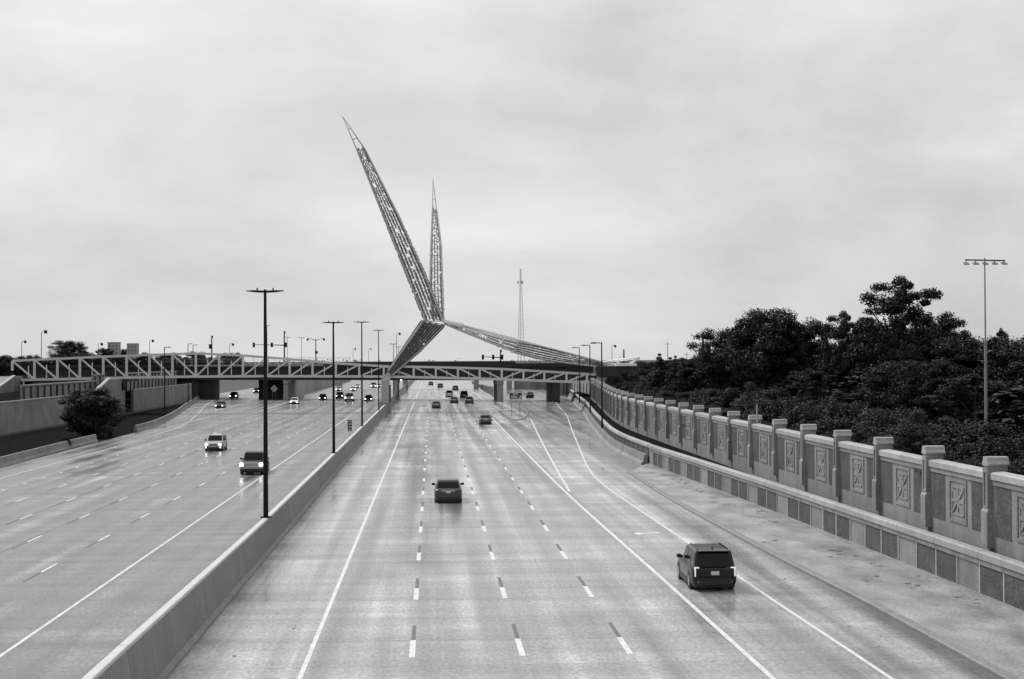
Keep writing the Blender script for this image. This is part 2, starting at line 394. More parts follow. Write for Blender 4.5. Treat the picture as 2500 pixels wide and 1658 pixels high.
# ---- gore island with its kerb
isl = [(326, 12.6), (282, 12.7), (256, 12.75), (249.5, 13.2), (248.5, 13.9), (252, 14.9), (262, 16.0), (290, 18.3), (340, 21.5)]
o = MB().prism([(x, d, -0.05) for d, x in isl], (0, 0, 0.2)).build('gore_island', M_ROAD); struct(o)
MB().loft([[(x - 0.07, d - 0.06, -0.05), (x - 0.07, d - 0.06, 0.16), (x + 0.07, d + 0.06, 0.16), (x + 0.07, d + 0.06, -0.05)] for d, x in isl]).build('kerb', M_BARR, o)

# ================================================================== BARRIERS AND WALLS
t = thing('median_barrier', 'long tall concrete barrier between the two carriageways, pale along its top', 'barrier', (-8.7, 150, 0))
def sweep(pl, X, section, name, m, parent):
    rings = [[(x + X + sx, d, z) for sx, z in section] for d, x in pl]
    return MB().loft(rings).build(name, m, parent, world=True)
HB = [(20, 1.95), (39, 1.93), (80, 1.66), (140, 1.63), (290, 1.62)]
d = 20.0
while d < 286:
    e = min(d + 12.2, 286)
    if 286 - e < 3: e = 286
    rings = []; caps = []
    for q in (d + 0.02, e - 0.02):
        h_ = poly_at(HB, q); rings.append([(x, q, z) for x, z in ((-8.52, 0.24), (-8.72, h_ - 0.12), (-8.95, h_ - 0.12), (-9.15, 0.24))])
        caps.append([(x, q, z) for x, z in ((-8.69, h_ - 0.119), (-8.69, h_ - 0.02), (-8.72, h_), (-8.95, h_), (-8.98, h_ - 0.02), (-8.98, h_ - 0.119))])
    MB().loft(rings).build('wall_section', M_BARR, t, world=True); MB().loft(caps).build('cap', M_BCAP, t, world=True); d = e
sweep([(20, 0), (286, 0)], 0, [(-8.37, -0.05), (-8.37, 0.08), (-8.50, 0.24), (-9.17, 0.24), (-9.3, 0.08), (-9.3, -0.05)], 'foot', M_WALL, t)
sweep([(290.5, 0), (376, 0)], 0, [(-8.2, -0.05), (-8.5, 0.24), (-8.72, 1.8), (-8.95, 1.8), (-9.15, 0.24), (-9.4, -0.05)], 'wall_section', M_BARR, t)
sweep([(379, 0), (900, 0)], 0, [(-8.2, -0.05), (-8.5, 0.24), (-8.72, 1.8), (-8.95, 1.8), (-9.15, 0.24), (-9.4, -0.05)], 'wall_section', M_BARR, t)

sec_l = [(0, -0.05), (-0.05, 0.1), (-0.22, 0.3), (-0.30, 0.9), (-0.52, 0.9), (-0.62, -0.05)]
def lbar(a, b, label, n=10):
    pl = [(lerp(a, b, i / n), poly_at(left_foot, lerp(a, b, i / n))) for i in range(n + 1)]
    t = thing('concrete_barrier', label, 'barrier', (pl[0][1], a, 0), 0, 'concrete barriers along the outer shoulder')
    for (d0, x0), (d1, x1) in zip(pl, pl[1:]):
        MB().loft([[(x0 + s, d0 + 0.015, z) for s, z in sec_l], [(x1 + s, d1 - 0.015, z) for s, z in sec_l]]).build('section', M_CAP if False else M_WALL, t, world=True)
    return t
lbar(60, 193, 'low pale concrete barrier running in from the picture edge below the round dark tree', 22)
lbar(219, 398, 'pale concrete barrier that curves away from a square end towards the overpass', 24)

# right lower retaining wall: panels light, dark, dark under a two-step coping
t = thing('retaining_wall', 'low concrete retaining wall with alternating light and dark panels under a thick coping', 'wall', (22, 90, 0))
def place(d0, d1, base):                            # matrix: local x along the wall, local y into the bank
    a = Vector((poly_at(base, d0), d0, 0)); b = Vector((poly_at(base, d1), d1, 0))
    dx = (b - a); ln = dx.length; dx /= ln; ny = Vector((dx.y, -dx.x, 0))
    return Matrix((( dx.x, ny.x, 0, a.x), (dx.y, ny.y, 0, a.y), (0, 0, 1, 0), (0, 0, 0, 1))), ln
LOC = Matrix.Translation(-Vector((22, 90, 0)))
P = 2.6; k = 0; d = 62.9 - P * 12
gr_ = []
while d < 143 - 0.5:
    e = min(d + P, 143); M, ln = place(d, e, right_foot); M = LOC @ M
    MB().box(0, ln, 0.12, 0.45, -0.1, 1.355, M).build('core', M_WALL, t)
    MB().box(0.0, ln, 0.10, 0.44, 1.561, 1.599, M).build('groove', M_DARKC, t)  # dark strip paints the shade line under the coping
    if k % 3 == 0: MB().box(0.08, ln - 0.06, 0.065, 0.125, 0.0, 1.335, M).build('panel', M_WALL, t)
    else: MB().box(0.08, ln - 0.06, 0.05, 0.125, 0.0, 1.335, M).build('panel', M_DPAN, t)
    MB().box(-0.055, 0.075, 0.025, 0.13, 0.0, 1.35, M).build('strip', M_CAP, t)
    MB().box(0.012, ln - 0.012, 0.0, 0.45, 1.36, 1.56, M).build('band', M_WALL, t)
    if k % 2 == 0:
        e2 = min(d + 2 * P, 143); M2, l2 = place(d, e2, right_foot); M2 = LOC @ M2
        MB().prism([(0.02, -0.06, 1.60), (0.02, -0.06, 1.86), (0.02, 0.0, 1.92), (0.02, 0.32, 1.94), (0.02, 0.38, 1.60)], (l2 - 0.04, 0, 0), M2).build('coping', M_CAP, t)
    d += P; k += 1
# its continuation along the ramp: barrier below, panels and coping above
t2 = thing('ramp_wall', 'curving concrete wall beside the exit ramp with a sloped barrier at its foot', 'wall', (24, 230, 0))
L2 = Matrix.Translation(-Vector((24, 230, 0)))
d = 143.4; k = 0
while d < 395:
    e = d + 3.4; M, ln = place(d, e, right_foot); M = L2 @ M
    MB().prism([(0, -0.75, -0.05), (0, -0.7, 0.1), (0, -0.45, 0.35), (0, -0.35, 0.95), (0, 0.0, 0.95), (0, 0.0, -0.05)], (ln, 0, 0), M).build('barrier_section', M_WALL, t2)
    MB().box(0.0, ln, 0.11, 0.39, -0.1, 1.62, M).build('core', M_WALL, t2)
    MB().box(0.25, ln - 0.3, 0.05, 0.115, 0.95, 1.56, M).build('panel', M_DPAN, t2)
    MB().prism([(0, -0.06, 1.63), (0, -0.06, 1.87), (0, 0.0, 1.93), (0, 0.34, 1.95), (0, 0.4, 1.63)], (ln, 0, 0), M).build('coping', M_CAP, t2)
    d = e; k += 1
# the ledge behind it
dl = [20 + 8 * i for i in range(0, 48)]
struct(MB().sheet([(poly_at(right_foot, d) + 0.4, d, 1.35) for d in dl], [(poly_at(right_foot, d) + 5.0, d, 1.35) for d in dl]).build('ledge', M_GRASS, fix=False))

# right upper wall with posts and ornament panels
upper = smooth_pl([(20, 23.6), (63, 23.5), (120, 23.5), (183, 23.7), (205, 24.6), (230, 26.3), (255, 28.3), (320, 33.3), (345, 35.3)], 4)
t = thing('boundary_wall', 'high concrete wall with capped posts and relief ornament panels along the wooded bank', 'wall', (24, 150, 0))
LU = Matrix.Translation(-Vector((24, 150, 0)))
S = 8.05
def post_meshes():
    a = MB()                                        # shaft, local origin at the wall face; x along, y into the bank
    a.box(-0.27, 0.27, -0.20, 0.62, 1.95, 5.38)
    b = MB(); b.box(-0.34, 0.34, -0.31, -0.0, 1.95, 3.45)
    b.prism([(-0.34, -0.31, 3.451), (-0.34, -0.21, 3.60), (-0.34, 0, 3.60), (-0.34, 0, 3.451)], (0.68, 0, 0))
    c = MB(); c.prism([(-0.29, -0.24, 5.381), (-0.35, -0.24, 5.43), (-0.35, -0.24, 5.49), (-0.27, -0.24, 5.60), (-0.24, -0.24, 5.74), (-0.19, -0.24, 5.77), (0.19, -0.24, 5.77), (0.24, -0.24, 5.74), (0.27, -0.24, 5.60), (0.35, -0.24, 5.49), (0.35, -0.24, 5.43), (0.29, -0.24, 5.381)], (0, 0.92, 0))
    r = MB()
    for (x0, x1, z0, z1) in ((-0.27, -0.16, 3.62, 5.3), (0.16, 0.27, 3.62, 5.3), (-0.16, 0.16, 5.1, 5.3), (-0.16, 0.16, 3.62, 3.72)):
        r.box(x0, x1, -0.25, -0.202, z0, z1)
    return [x.mesh(n, m) for x, n, m in ((a, 'post', M_WALL), (b, 'plinth', M_WALL), (c, 'cap', M_CAP), (r, 'post_frame', M_WALL))]
PM = post_meshes()
def orn_mesh(wd, z0, z1):
    a = MB(); b = MB(); hw = wd / 2
    for (x0, x1, q0, q1) in ((-hw, hw, z0, z0 + 0.14), (-hw, hw, z1 - 0.14, z1), (-hw, -hw + 0.16, z0 + 0.14, z1 - 0.14), (hw - 0.16, hw, z0 + 0.14, z1 - 0.14)):
        a.box(x0, x1, -0.05, 0.02, q0, q1)
    ix, zc = hw - 0.32, (z0 + z1) / 2
    zt, zb = z1 - 0.32, z0 + 0.32
    b.box(-ix, ix, -0.036, 0.02, zc - 0.09, zc + 0.09); b.box(-0.07, 0.07, -0.035, 0.02, zb, zt)
    b.box(-ix, ix, -0.034, 0.02, zt - 0.1, zt); b.box(-ix, ix, -0.034, 0.02, zb, zb + 0.1)
    b.box(-ix, -ix + 0.1, -0.033, 0.02, zb, zt); b.box(ix - 0.1, ix, -0.033, 0.02, zb, zt)
    for sx in (-1, 1):
        b.beam((sx * ix * 0.95, -0.012, zt - 0.05), (-sx * ix * 0.95, -0.012, zb + 0.05), 0.085, 0.13, Vector((0, 0, 1)))
    return a.mesh('ornament_frame', M_WALL), b.mesh('ornament', M_WALL)
OF, OI = orn_mesh(2.3, 2.55, 4.5)
core_me = MB().box(0.0, S, 0.0, 0.3, 1.2, 4.82).mesh('wall_panel', M_WALL)
dp_me = MB().box(0, 1.75, -0.012, 0.01, 2.45, 4.56).mesh('dark_panel', M_DPAN)
band_me = MB().box(0.004, S - 0.004, -0.06, 0.33, 4.60, 4.80).mesh('band', M_WALL)
cop_me = MB().prism([(0.01, -0.13, 4.83), (0.01, -0.13, 5.08), (0.01, -0.05, 5.14), (0.01, 0.36, 5.17), (0.01, 0.42, 4.83)], (S / 2 - 0.02, 0, 0)).mesh('coping', M_CAP)
d = 63.7 - S * 3
while d < 330:
    M, ln = place(d, d + S, upper); M = LU @ M; dy = (M @ Vector((1, 0, 0)) - M @ Vector((0, 0, 0)))
    rz = math.atan2(dy.y, dy.x)
    def at(x): return M @ Vector((x, 0, 0))
    for me in PM[:1]: post = put('post', me, t, at(0), (0, 0, rz))
    # the local y axis of a piece must point into the bank: mirror by turning it half round
    post.rotation_euler = (0, 0, rz); post.scale = (1, -1, 1)
    for me, n in zip(PM[1:], ('plinth', 'cap', 'post_frame')): put(n, me, post)
    for n, me, x in (('wall_panel', core_me, 0), ('dark_panel', dp_me, 0.55), ('dark_panel', dp_me, S - 0.55 - 1.75), ('band', band_me, 0), ('coping', cop_me, 0.0), ('coping', cop_me, S / 2)):
        q = put(n, me, t, at(x), (0, 0, rz)); q.scale = (1, -1, 1)
    q = put('ornament_frame', OF, t, at(S / 2), (0, 0, rz)); q.scale = (1, -1, 1); put('ornament', OI, q)
    d += S

# ---- left: stepped retaining walls
XL = -57.6
t = thing('retaining_wall', 'long stained concrete retaining wall behind the round dark tree', 'wall', (XL, 230, 0))
d = 100.0
def lw(name, m, x0, x1, y0, y1, z0, z1): return MB().box(x0, x1, y0, y1, z0, z1).build(name, m, t, world=True)
while d < 276:
    lw('panel', M_WALLD, XL - 0.5, XL, d + 0.02, d + 7.98, -0.1, 4.38); lw('coping', M_WALL, XL - 0.56, XL + 0.06, d + 0.01, d + 7.99, 4.385, 4.55); d += 8
while d < 366:
    if not (288 <= d < 296): lw('panel', M_WALLD, XL - 0.5, XL, d + 0.02, d + 7.98, -0.1, 4.28); lw('coping', M_WALL, XL - 0.56, XL + 0.06, d + 0.01, d + 7.99, 4.285, 4.45)
    d += 8
MB().box(XL + 0.07, XL + 1.3, 100, 366, 0.0, 0.22).build('drain_channel', M_DARKC, t, world=True)
t = thing('upper_retaining_wall', 'upper tier of ribbed concrete wall set back under the footbridge', 'wall', (-60, 250, 4))
d = 230.0
while d < 366:
    zt = 6.3 if d < 278 else 7.4
    if not (286 <= d < 306):
        MB().box(-60.7, -60.2, d, d + 3.96, 4.0, zt).build('panel', M_WALLD, t, world=True)
        MB().box(-60.2, -60.0, d - 0.25, d + 0.25, 4.0, zt - 0.1).build('rib', M_DARKC, t, world=True)
        MB().box(-60.75, -59.95, d + 0.01, d + 3.95, zt + 0.005, zt + 0.2).build('coping', M_WALL, t, world=True)
    d += 4
# abutment of the footbridge: near block with a sloping wing, recess behind with its shade painted near-black
t = thing('bridge_abutment', 'concrete abutment block with a pale sloping wing wall below the footbridge', 'abutment', (-60, 283, 0))
MB().prism([(-57.45, 262, 0.0), (-57.45, 262, 4.6), (-57.45, 266, 4.6), (-57.45, 277.5, 6.7), (-57.45, 288, 6.7), (-57.45, 288, 0.0)], (-0.7, 0, 0)).build('wing_wall', M_WALLD, t, world=True)
MB().prism([(-57.3, 266, 4.61), (-57.3, 266, 4.9), (-57.3, 277.4, 7.0), (-57.3, 277.4, 6.71)], (-0.6, 0, 0)).build('sloping_cap', M_CAP, t, world=True)
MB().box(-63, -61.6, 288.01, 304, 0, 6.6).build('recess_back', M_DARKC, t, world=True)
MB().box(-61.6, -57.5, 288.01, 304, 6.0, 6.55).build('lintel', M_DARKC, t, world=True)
t = thing('bridge_abutment', 'far concrete abutment with sloping cap at the very end of the footbridge', 'abutment', (-80, 283, 0))
MB().prism([(-76.5, 262, 0), (-76.5, 262, 5.35), (-76.5, 276, 5.35), (-76.5, 286, 7.2), (-76.5, 292, 7.2), (-76.5, 292, 0)], (-8, 0, 0)).build('wing_wall', M_WALLD, t, world=True)
MB().prism([(-76.3, 276, 5.36), (-76.3, 276, 5.6), (-76.3, 286, 7.45), (-76.3, 286, 7.21)], (-0.6, 0, 0)).build('sloping_cap', M_CAP, t, world=True)

# dark chain fence in the verge
t = thing('chain_fence', 'dark thin-posted fence on the grass between barrier and stained wall', 'fence', (-46, 150, 0))
fm = MB(); 
for i in range(34):
    y = 110 + i * 3.2; MB().tube([(-46.2, y, 0), (-46.2, y, 1.7)], 0.025, 6).build('post', M_DARKC, t, world=True)
MB().tube([(-46.2, 110, 1.68), (-46.2, 215.6, 1.68)], 0.015, 5).build('rail', M_DARKC, t, world=True)

# ================================================================== FOOTBRIDGE
YB = 290.0
t = thing('footbridge', 'long grey steel truss footbridge spanning the whole motorway', 'bridge', (-20, YB, 6))
PX = [30, 84, 140, 195, 252, 309, 365, 421, 478, 535, 593, 652, 707, 763, 820, 877, 937, 1010, 1064, 1118, 1171, 1225, 1278, 1329, 1383, 1433, 1461]
TOPK = [(30, 881), (140, 876), (252, 871), (365, 866.5), (478, 863), (593, 868), (707, 877), (820, 887), (937, 894), (1010, 895.5), (1118, 898), (1225, 901), (1329, 907), (1461, 915)]
BOTK = [(30, 928), (140, 926), (309, 922), (478, 919.5), (652, 918.5), (820, 919), (937, 919.5), (1064, 922), (1225, 926), (1329, 930), (1461, 935)]
def curve(K, x):
    for (a, u), (b, v) in zip(K, K[1:]):
        if x <= b: return lerp(u, v, (x - a) / (b - a))
    return K[-1][1]
TOP = [yp(x, curve(TOPK, x), YB) for x in PX]; BOT = [yp(x, curve(BOTK, x), YB) for x in PX]
BOT[0] = yp(52, 928, YB)
mid_l, mid_r = PX.index(478), PX.index(1225)
DEP = Vector((0, 5.0, 0))
for side in (0, 1):
    off = DEP * side
    tw = 0.42 if side == 0 else 0.2
    for i in range(len(PX) - 1):
        if side == 0: MB().beam(TOP[i] + off, TOP[i + 1] + off, tw * 0.8, tw).build('top_chord', M_TRUSS, t, world=True)
        MB().beam(BOT[i] + off, BOT[i + 1] + off, tw * 0.9, tw * 1.05).build('bottom_chord', M_TRUSS, t, world=True)
    for i in range(len(PX)):
        if side == 0: MB().beam(BOT[i] if i else yp(30, 905, YB), TOP[i], 0.38, 0.38, Vector((0, 1, 0))).build('post', M_TRUSS, t, world=True)
        elif i % 2 == 0: MB().beam(BOT[i] + off, BOT[i] + off + Vector((0, 0, 1.1)), 0.08, 0.08).build('rail_post', M_BLACK, t, world=True)
for i in range(len(PX) - 1):
    if PX[i] in (877, 937): down = None
    else: down = True
    if PX[i] < 478: a, b = TOP[i], BOT[i + 1]
    elif PX[i] < 877: a, b = BOT[i], TOP[i + 1]
    elif PX[i] == 877: a, b = BOT[i], TOP[i + 1]
    elif PX[i] < 1225: a, b = TOP[i], BOT[i + 1]
    elif i < len(PX) - 2: a, b = BOT[i], TOP[i + 1]
    else: continue
    MB().beam(a + Vector((0, 0.02, 0)), b + Vector((0, 0.02, 0)), 0.28, 0.28, Vector((0, 1, 0))).build('diagonal', M_TRUSS, t, world=True)
    m1 = (BOT[i] + BOT[i + 1]) / 2; hgt = ((TOP[i] + TOP[i + 1]) / 2 - m1).z * 0.72
    MB().beam(m1 + Vector((0, 0.5, 0.3)), m1 + Vector((0, 0.5, hgt)), 0.16, 0.16).build('hanger', M_TRUSS, t, world=True)
    MB().loft([[p + Vector((0, 0.3, 0.12)), p + Vector((0, 4.7, 0.12)), p + Vector((0, 4.7, -0.2)), p + Vector((0, 0.3, -0.2))] for p in (BOT[i], BOT[i + 1])]).build('deck_panel', M_DECK, t, world=True)
    for hz in (0.55, 1.15):
        MB().beam(BOT[i] + Vector((0, 0.55, hz)), BOT[i + 1] + Vector((0, 0.55, hz)), 0.05, 0.05).build('handrail', M_BLACK, t, world=True)
# masonry head of the far right pier of the footbridge
q = yp(1468, 930, YB)
MB().prism([(q.x - 0.6, YB - 1.0, 0), (q.x - 0.6, YB - 1.0, q.z + 0.6), (q.x + 2.6, YB - 1.0, q.z + 0.6), (q.x + 3.4, YB - 1.0, 0)], (0, 5, 0)).build('end_pier', M_PIER, t, world=True)
MB().prism([(q.x + 3.2, YB - 1, 3.0), (q.x + 3.2, YB - 1, 8.5), (q.x + 6.5, YB - 1, 8.5), (q.x + 8.2, YB - 1, 3.0)], (0, 7, 0)).build('abutment', M_DARKC, t, world=True)
MB().box(q.x + 2.6, q.x + 6.6, YB - 1.3, YB + 6, 8.51, 9.0).build('abutment_cap', M_WHITE, t, world=True)
MB().box(q.x - 1.0, q.x + 3.2, YB - 0.9, YB + 5, 6.6, 8.5).build('bearing_block', M_DARKC, t, world=True)

# ---- the winged sculpture on it
t = thing('wing_sculpture', 'tall steel lattice sculpture of two raised wings and two long tail legs', 'sculpture', (-8.6, YB, 0))
def limb(pairs, name, n, rows, cov, m, tilt, plate=(0.8, 0.5), chord=0.17, depth_dir=Vector((0, 1, 0)), lat=True):
    """pairs: list of (left point, right point, depth); builds chords, lattice and feather plates"""
    segs = len(pairs) - 1
    def sec(s):
        s = max(0.0, min(1.0, s)) * segs; i = min(int(s), segs - 1); u = s - i
        l = pairs[i][0].lerp(pairs[i + 1][0], u); r = pairs[i][1].lerp(pairs[i + 1][1], u); dd = lerp(pairs[i][2], pairs[i + 1][2], u)
        return l, r, dd
    rootmb = MB()
    S4 = []
    for k in range(n + 1):
        l, r, dd = sec(k / n)
        S4.append((l - depth_dir * dd / 2, r - depth_dir * dd / 2, r + depth_dir * dd / 2, l + depth_dir * dd / 2))
    root = MB()
    for k in range(n + 1):                          # frames across the limb
        for j in range(4): root.beam(S4[k][j], S4[k][(j + 1) % 4], chord * 0.5, chord * 0.5)
    ro = put(name, None, t); fr = root.build('frames', M_TRUSS, ro); fr.location = -Vector(t.location); fr['kind'] = 'stuff'
    for j in range(4):
        ch = MB().tube([S4[k][j] for k in range(n + 1)], chord, 7).build('chord', M_TRUSS, ro, smooth=40); ch.location = -Vector(t.location)
    la = MB()
    if lat:
        for k in range(n):
            for j in range(4):
                a, b = (S4[k][j], S4[k + 1][(j + 1) % 4]) if k % 2 else (S4[k][(j + 1) % 4], S4[k + 1][j])
                la.beam(a, b, chord * 0.5, chord * 0.5)
        lo = la.build('lattice', M_TRUSS, ro); lo.location = -Vector(t.location); lo['kind'] = 'stuff'
    fe = MB(); nl = n * 2
    for face in ((0, 1), (1, 2), (2, 3), (3, 0)):
        rr = rows if face in ((0, 1), (2, 3)) else max(1, rows // 2)
        for k in range(nl):
            for c in range(rr):
                if random.random() > cov: continue
                s0 = (k + (0.5 if c % 2 else 0.0)) / nl
                if s0 > 1: continue
                l, r, dd = sec(s0); l2, r2, d2 = sec(min(1, s0 + 0.5 / nl))
                q = [l - depth_dir * dd / 2, r - depth_dir * dd / 2, r + depth_dir * dd / 2, l + depth_dir * dd / 2]
                q2 = [l2 - depth_dir * d2 / 2, r2 - depth_dir * d2 / 2, r2 + depth_dir * d2 / 2, l2 + depth_dir * d2 / 2]
                u = (c + 0.5) / rr
                p = q[face[0]].lerp(q[face[1]], u); p2 = q2[face[0]].lerp(q2[face[1]], u)
                ax = (p2 - p)
                if ax.length < 1e-4: continue
                ax.normalize(); wd = (q[face[1]] - q[face[0]])
                wl = wd.length / rr
                if wl < 0.03: continue
                wd.normalize(); nrm = ax.cross(wd).normalized()
                ln = (pairs[-1][0] - pairs[0][0]).length / nl * plate[0]
                wv = (wd * math.cos(tilt) + nrm * math.sin(tilt)) * wl * plate[1]
                av = (ax * math.cos(0.25) + nrm * math.sin(0.25)) * ln
                th = nrm * 0.03
                o4 = [p - wv / 2, p + wv / 2, p + wv / 2 + av, p - wv / 2 + av]
                fe.add([v - th for v in o4] + [v + th for v in o4], [(3, 2, 1, 0), (4, 5, 6, 7), (0, 1, 5, 4), (1, 2, 6, 5), (2, 3, 7, 6), (3, 0, 4, 7)])
    fo = fe.build('feathers', m, ro, fix=False); fo.location = -Vector(t.location); fo['kind'] = 'stuff'
    return ro, S4
def spire(S, tip, name='spire'):
    mb = MB()
    for p in S: mb.tube([p, tip], [0.13, 0.05], 6)
    for f in (0.33, 0.62):
        q = [p.lerp(tip, f) for p in S]
        for j in range(4): mb.beam(q[j], q[(j + 1) % 4], 0.07, 0.07)
    o = mb.build(name, M_TRUSS, t, world=True); return o
def Y(px, py, y=YB): return yp(px, py, y)
la_, sa = limb([(Y(1039, 784), Y(1081, 784), 3.4), (Y(990, 661, 287), Y(1036, 668, 287), 3.0), (Y(937, 530, 284), Y(975, 532, 284), 2.2), (Y(873, 369, 280), Y(890, 363, 280), 0.9)], 'left_wing', 20, 5, 0.72, M_FEATH, 0.75, (1.15, 0.62))
spire(sa[-1], Y(836, 284, 278.5))
la_, sb = limb([(Y(1056, 778, 291.5), Y(1083, 783, 291.5), 2.8), (Y(1049.5, 700, 294), Y(1080, 700, 294), 2.4), (Y(1052, 600, 297), Y(1077, 600, 297), 1.8), (Y(1056, 508, 300), Y(1066, 515, 300), 0.8)], 'rear_wing', 17, 4, 0.62, M_FEATH, 0.8, (1.1, 0.55))
spire(sb[-1], Y(1057, 436, 302))
limb([(Y(1033, 783), Y(1084, 793), 3.0), (Y(990, 845), Y(1024, 856), 2.2), (Y(948, 906), Y(958, 916), 0.9)], 'median_leg', 14, 7, 0.96, M_FEATHD, 0.5, (1.5, 1.0), lat=False)
limb([(Y(1083, 785), Y(1085, 791), 0.6), (Y(1130, 797), Y(1130, 810), 1.2), (Y(1200, 818), Y(1200, 838), 2.0), (Y(1262, 834), Y(1255, 859), 2.4)], 'right_leg', 12, 3, 0.55, M_FEATHL, 0.4, (1.2, 0.8), 0.15)
limb([(Y(1262, 834), Y(1255, 859), 2.4), (Y(1320, 845), Y(1312, 874), 2.6), (Y(1377, 859.5), Y(1377, 885), 2.2), (Y(1473, 885), Y(1470, 897), 1.0)], 'right_tail', 16, 5, 0.85, M_FEATH, 0.6, (1.2, 0.72), 0.12)
MB().tube([Y(1082, 783.5, YB - 1), Y(1130, 793.5, YB - 1)], [0.4, 0.5], 8).build('bright_spine', M_WHITE, t, smooth=40, world=True)
MB().tube([Y(1130, 793.5, YB - 1), Y(1473, 883.5, YB - 1)], [0.2, 0.2], 8).build('spine', M_WHITE, t, smooth=40, world=True)
MB().tube([Y(1130, 800, YB - 1.2), Y(1200, 819, YB - 1.2), Y(1267, 836, YB - 1.2)], 0.13, 6).build('spine', M_WHITE, t, smooth=40, world=True)
tail = [((1473, 885), (1562, 873), .26), ((1473, 897), (1526, 896), .26), ((1562, 873), (1526, 896), .22), ((1478, 886), (1526, 896), .14), ((1480, 897), (1500, 880), .12), ((1500, 880), (1526, 896), .13), ((1473, 890), (1520, 895), .1)]
for a, b, r in tail: MB().tube([Y(*a, YB + 1), Y(*b, YB + 1)], r, 7).build('tail_strut', M_WHITE, t, smooth=40, world=True)
pc = gp(943, 1000, 1.9); xpil = -8.82
MB().prism([(xpil - 0.75, YB - 1.6, 0), (xpil + 0.75, YB - 1.6, 0), (xpil + 0.75, YB + 2.4, 0), (xpil - 0.75, YB + 2.4, 0)], (0, 0, 6.15)).build('pillar', M_CAP, t, world=True)
MB().prism([(xpil - 1.0, YB - 2.5, 0), (xpil + 1.05, YB - 2.5, 0), (xpil + 1.05, YB + 3.4, 0), (xpil - 1.0, YB + 3.4, 0)], (0, 0, 1.95)).build('pillar_base', M_WALL, t, world=True)
q1, q2 = Y(948, 906), Y(958, 916)
qc = (q1 + q2) / 2; dd = (q2 - q1).normalized()
MB().loft([[(xpil - 0.75, YB - 1.4, 6.16), (xpil + 0.75, YB - 1.4, 6.16), (xpil + 0.75, YB + 1.6, 6.16), (xpil - 0.75, YB + 1.6, 6.16)],
           [q1 + Vector((0, -0.5, 0)), q2 + Vector((0, -0.5, 0)), q2 + Vector((0, 0.5, 0)), q1 + Vector((0, 0.5, 0))]]).build('pillar_head', M_CAP, t, world=True)
MB().box(xpil + 0.76, xpil + 1.0, YB - 1.0, YB + 1.5, 1.96, 5.2).build('drain_recess', M_DARKC, t, world=True)

# ================================================================== ROAD OVERPASS BEHIND (skewed)
OA, OB = Vector((46, 342, 0)), Vector((-118, 424, 0))
od = (OB - OA).normalized(); on = Vector((-od.y, od.x, 0)); on = on if on.y > 0 else -on
t = thing('road_overpass', 'dark girder road bridge with pale railing crossing behind the footbridge', 'bridge', (0, 365, 0))
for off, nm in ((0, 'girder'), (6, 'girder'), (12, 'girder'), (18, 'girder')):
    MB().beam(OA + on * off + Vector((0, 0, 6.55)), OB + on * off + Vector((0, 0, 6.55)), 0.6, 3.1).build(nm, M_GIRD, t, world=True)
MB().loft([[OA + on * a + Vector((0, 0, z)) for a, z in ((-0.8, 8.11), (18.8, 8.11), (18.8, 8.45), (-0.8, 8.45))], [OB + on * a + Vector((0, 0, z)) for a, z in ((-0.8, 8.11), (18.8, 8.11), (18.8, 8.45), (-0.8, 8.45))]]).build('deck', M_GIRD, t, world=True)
ln = (OB - OA).length
for u0, u1, mm_ in ((0.0, 0.44, M_GIRD), (0.4405, 0.66, M_WALL), (0.6605, 1.0, M_GIRD)):
    for a_ in (-0.7, 18.6):
        MB().beam(OA.lerp(OB, u0) + on * a_ + Vector((0, 0, 8.68)), OA.lerp(OB, u1) + on * a_ + Vector((0, 0, 8.68)), 0.3, 0.45).build('parapet', mm_, t, world=True)
i = ln * 0.40
while i < ln * 0.7:
    p = OA + od * i - on * 0.7
    MB().beam(p + Vector((0, 0, 8.92)), p + Vector((0, 0, 10.6)), 0.09, 0.09).build('fence_post', M_FENCE, t, world=True); i += 4.6
for z in (9.5, 9.85, 10.2, 10.55):
    MB().beam(OA.lerp(OB, 0.4) - on * 0.7 + Vector((0, 0, z)), OA.lerp(OB, 0.7) - on * 0.7 + Vector((0, 0, z)), 0.05, 0.05).build('fence_rail', M_FENCE, t, world=True)
def on_skew(X, a=0.0):                              # point of the bridge centreline frame at given X
    s = (X - OA.x - on.x * a) / od.x
    return OA + od * s + on * a
def pier(X, wd, label_m=M_PIER, a0=0.5, a1=18.0, cap=True, top=5.0):
    for k, a in enumerate((a0, (a0 + a1) / 2, a1)):
        p = on_skew(X, a)
        MB().box(p.x - wd / 2, p.x + wd / 2, p.y - 0.7, p.y + 0.7, -0.1, top).build('pier_column', label_m, t, world=True)
    p = on_skew(X, a0); q = on_skew(X, a1)
    MB().beam(p + Vector((0, -0.9, top - 0.45)), q + Vector((0, 0.9, top - 0.45)), wd + 0.25, 0.9).build('pier_cap', label_m, t, world=True)
pier(15.8, 1.4); pier(-8.8, 0.95); pier(-36.2, 1.1)
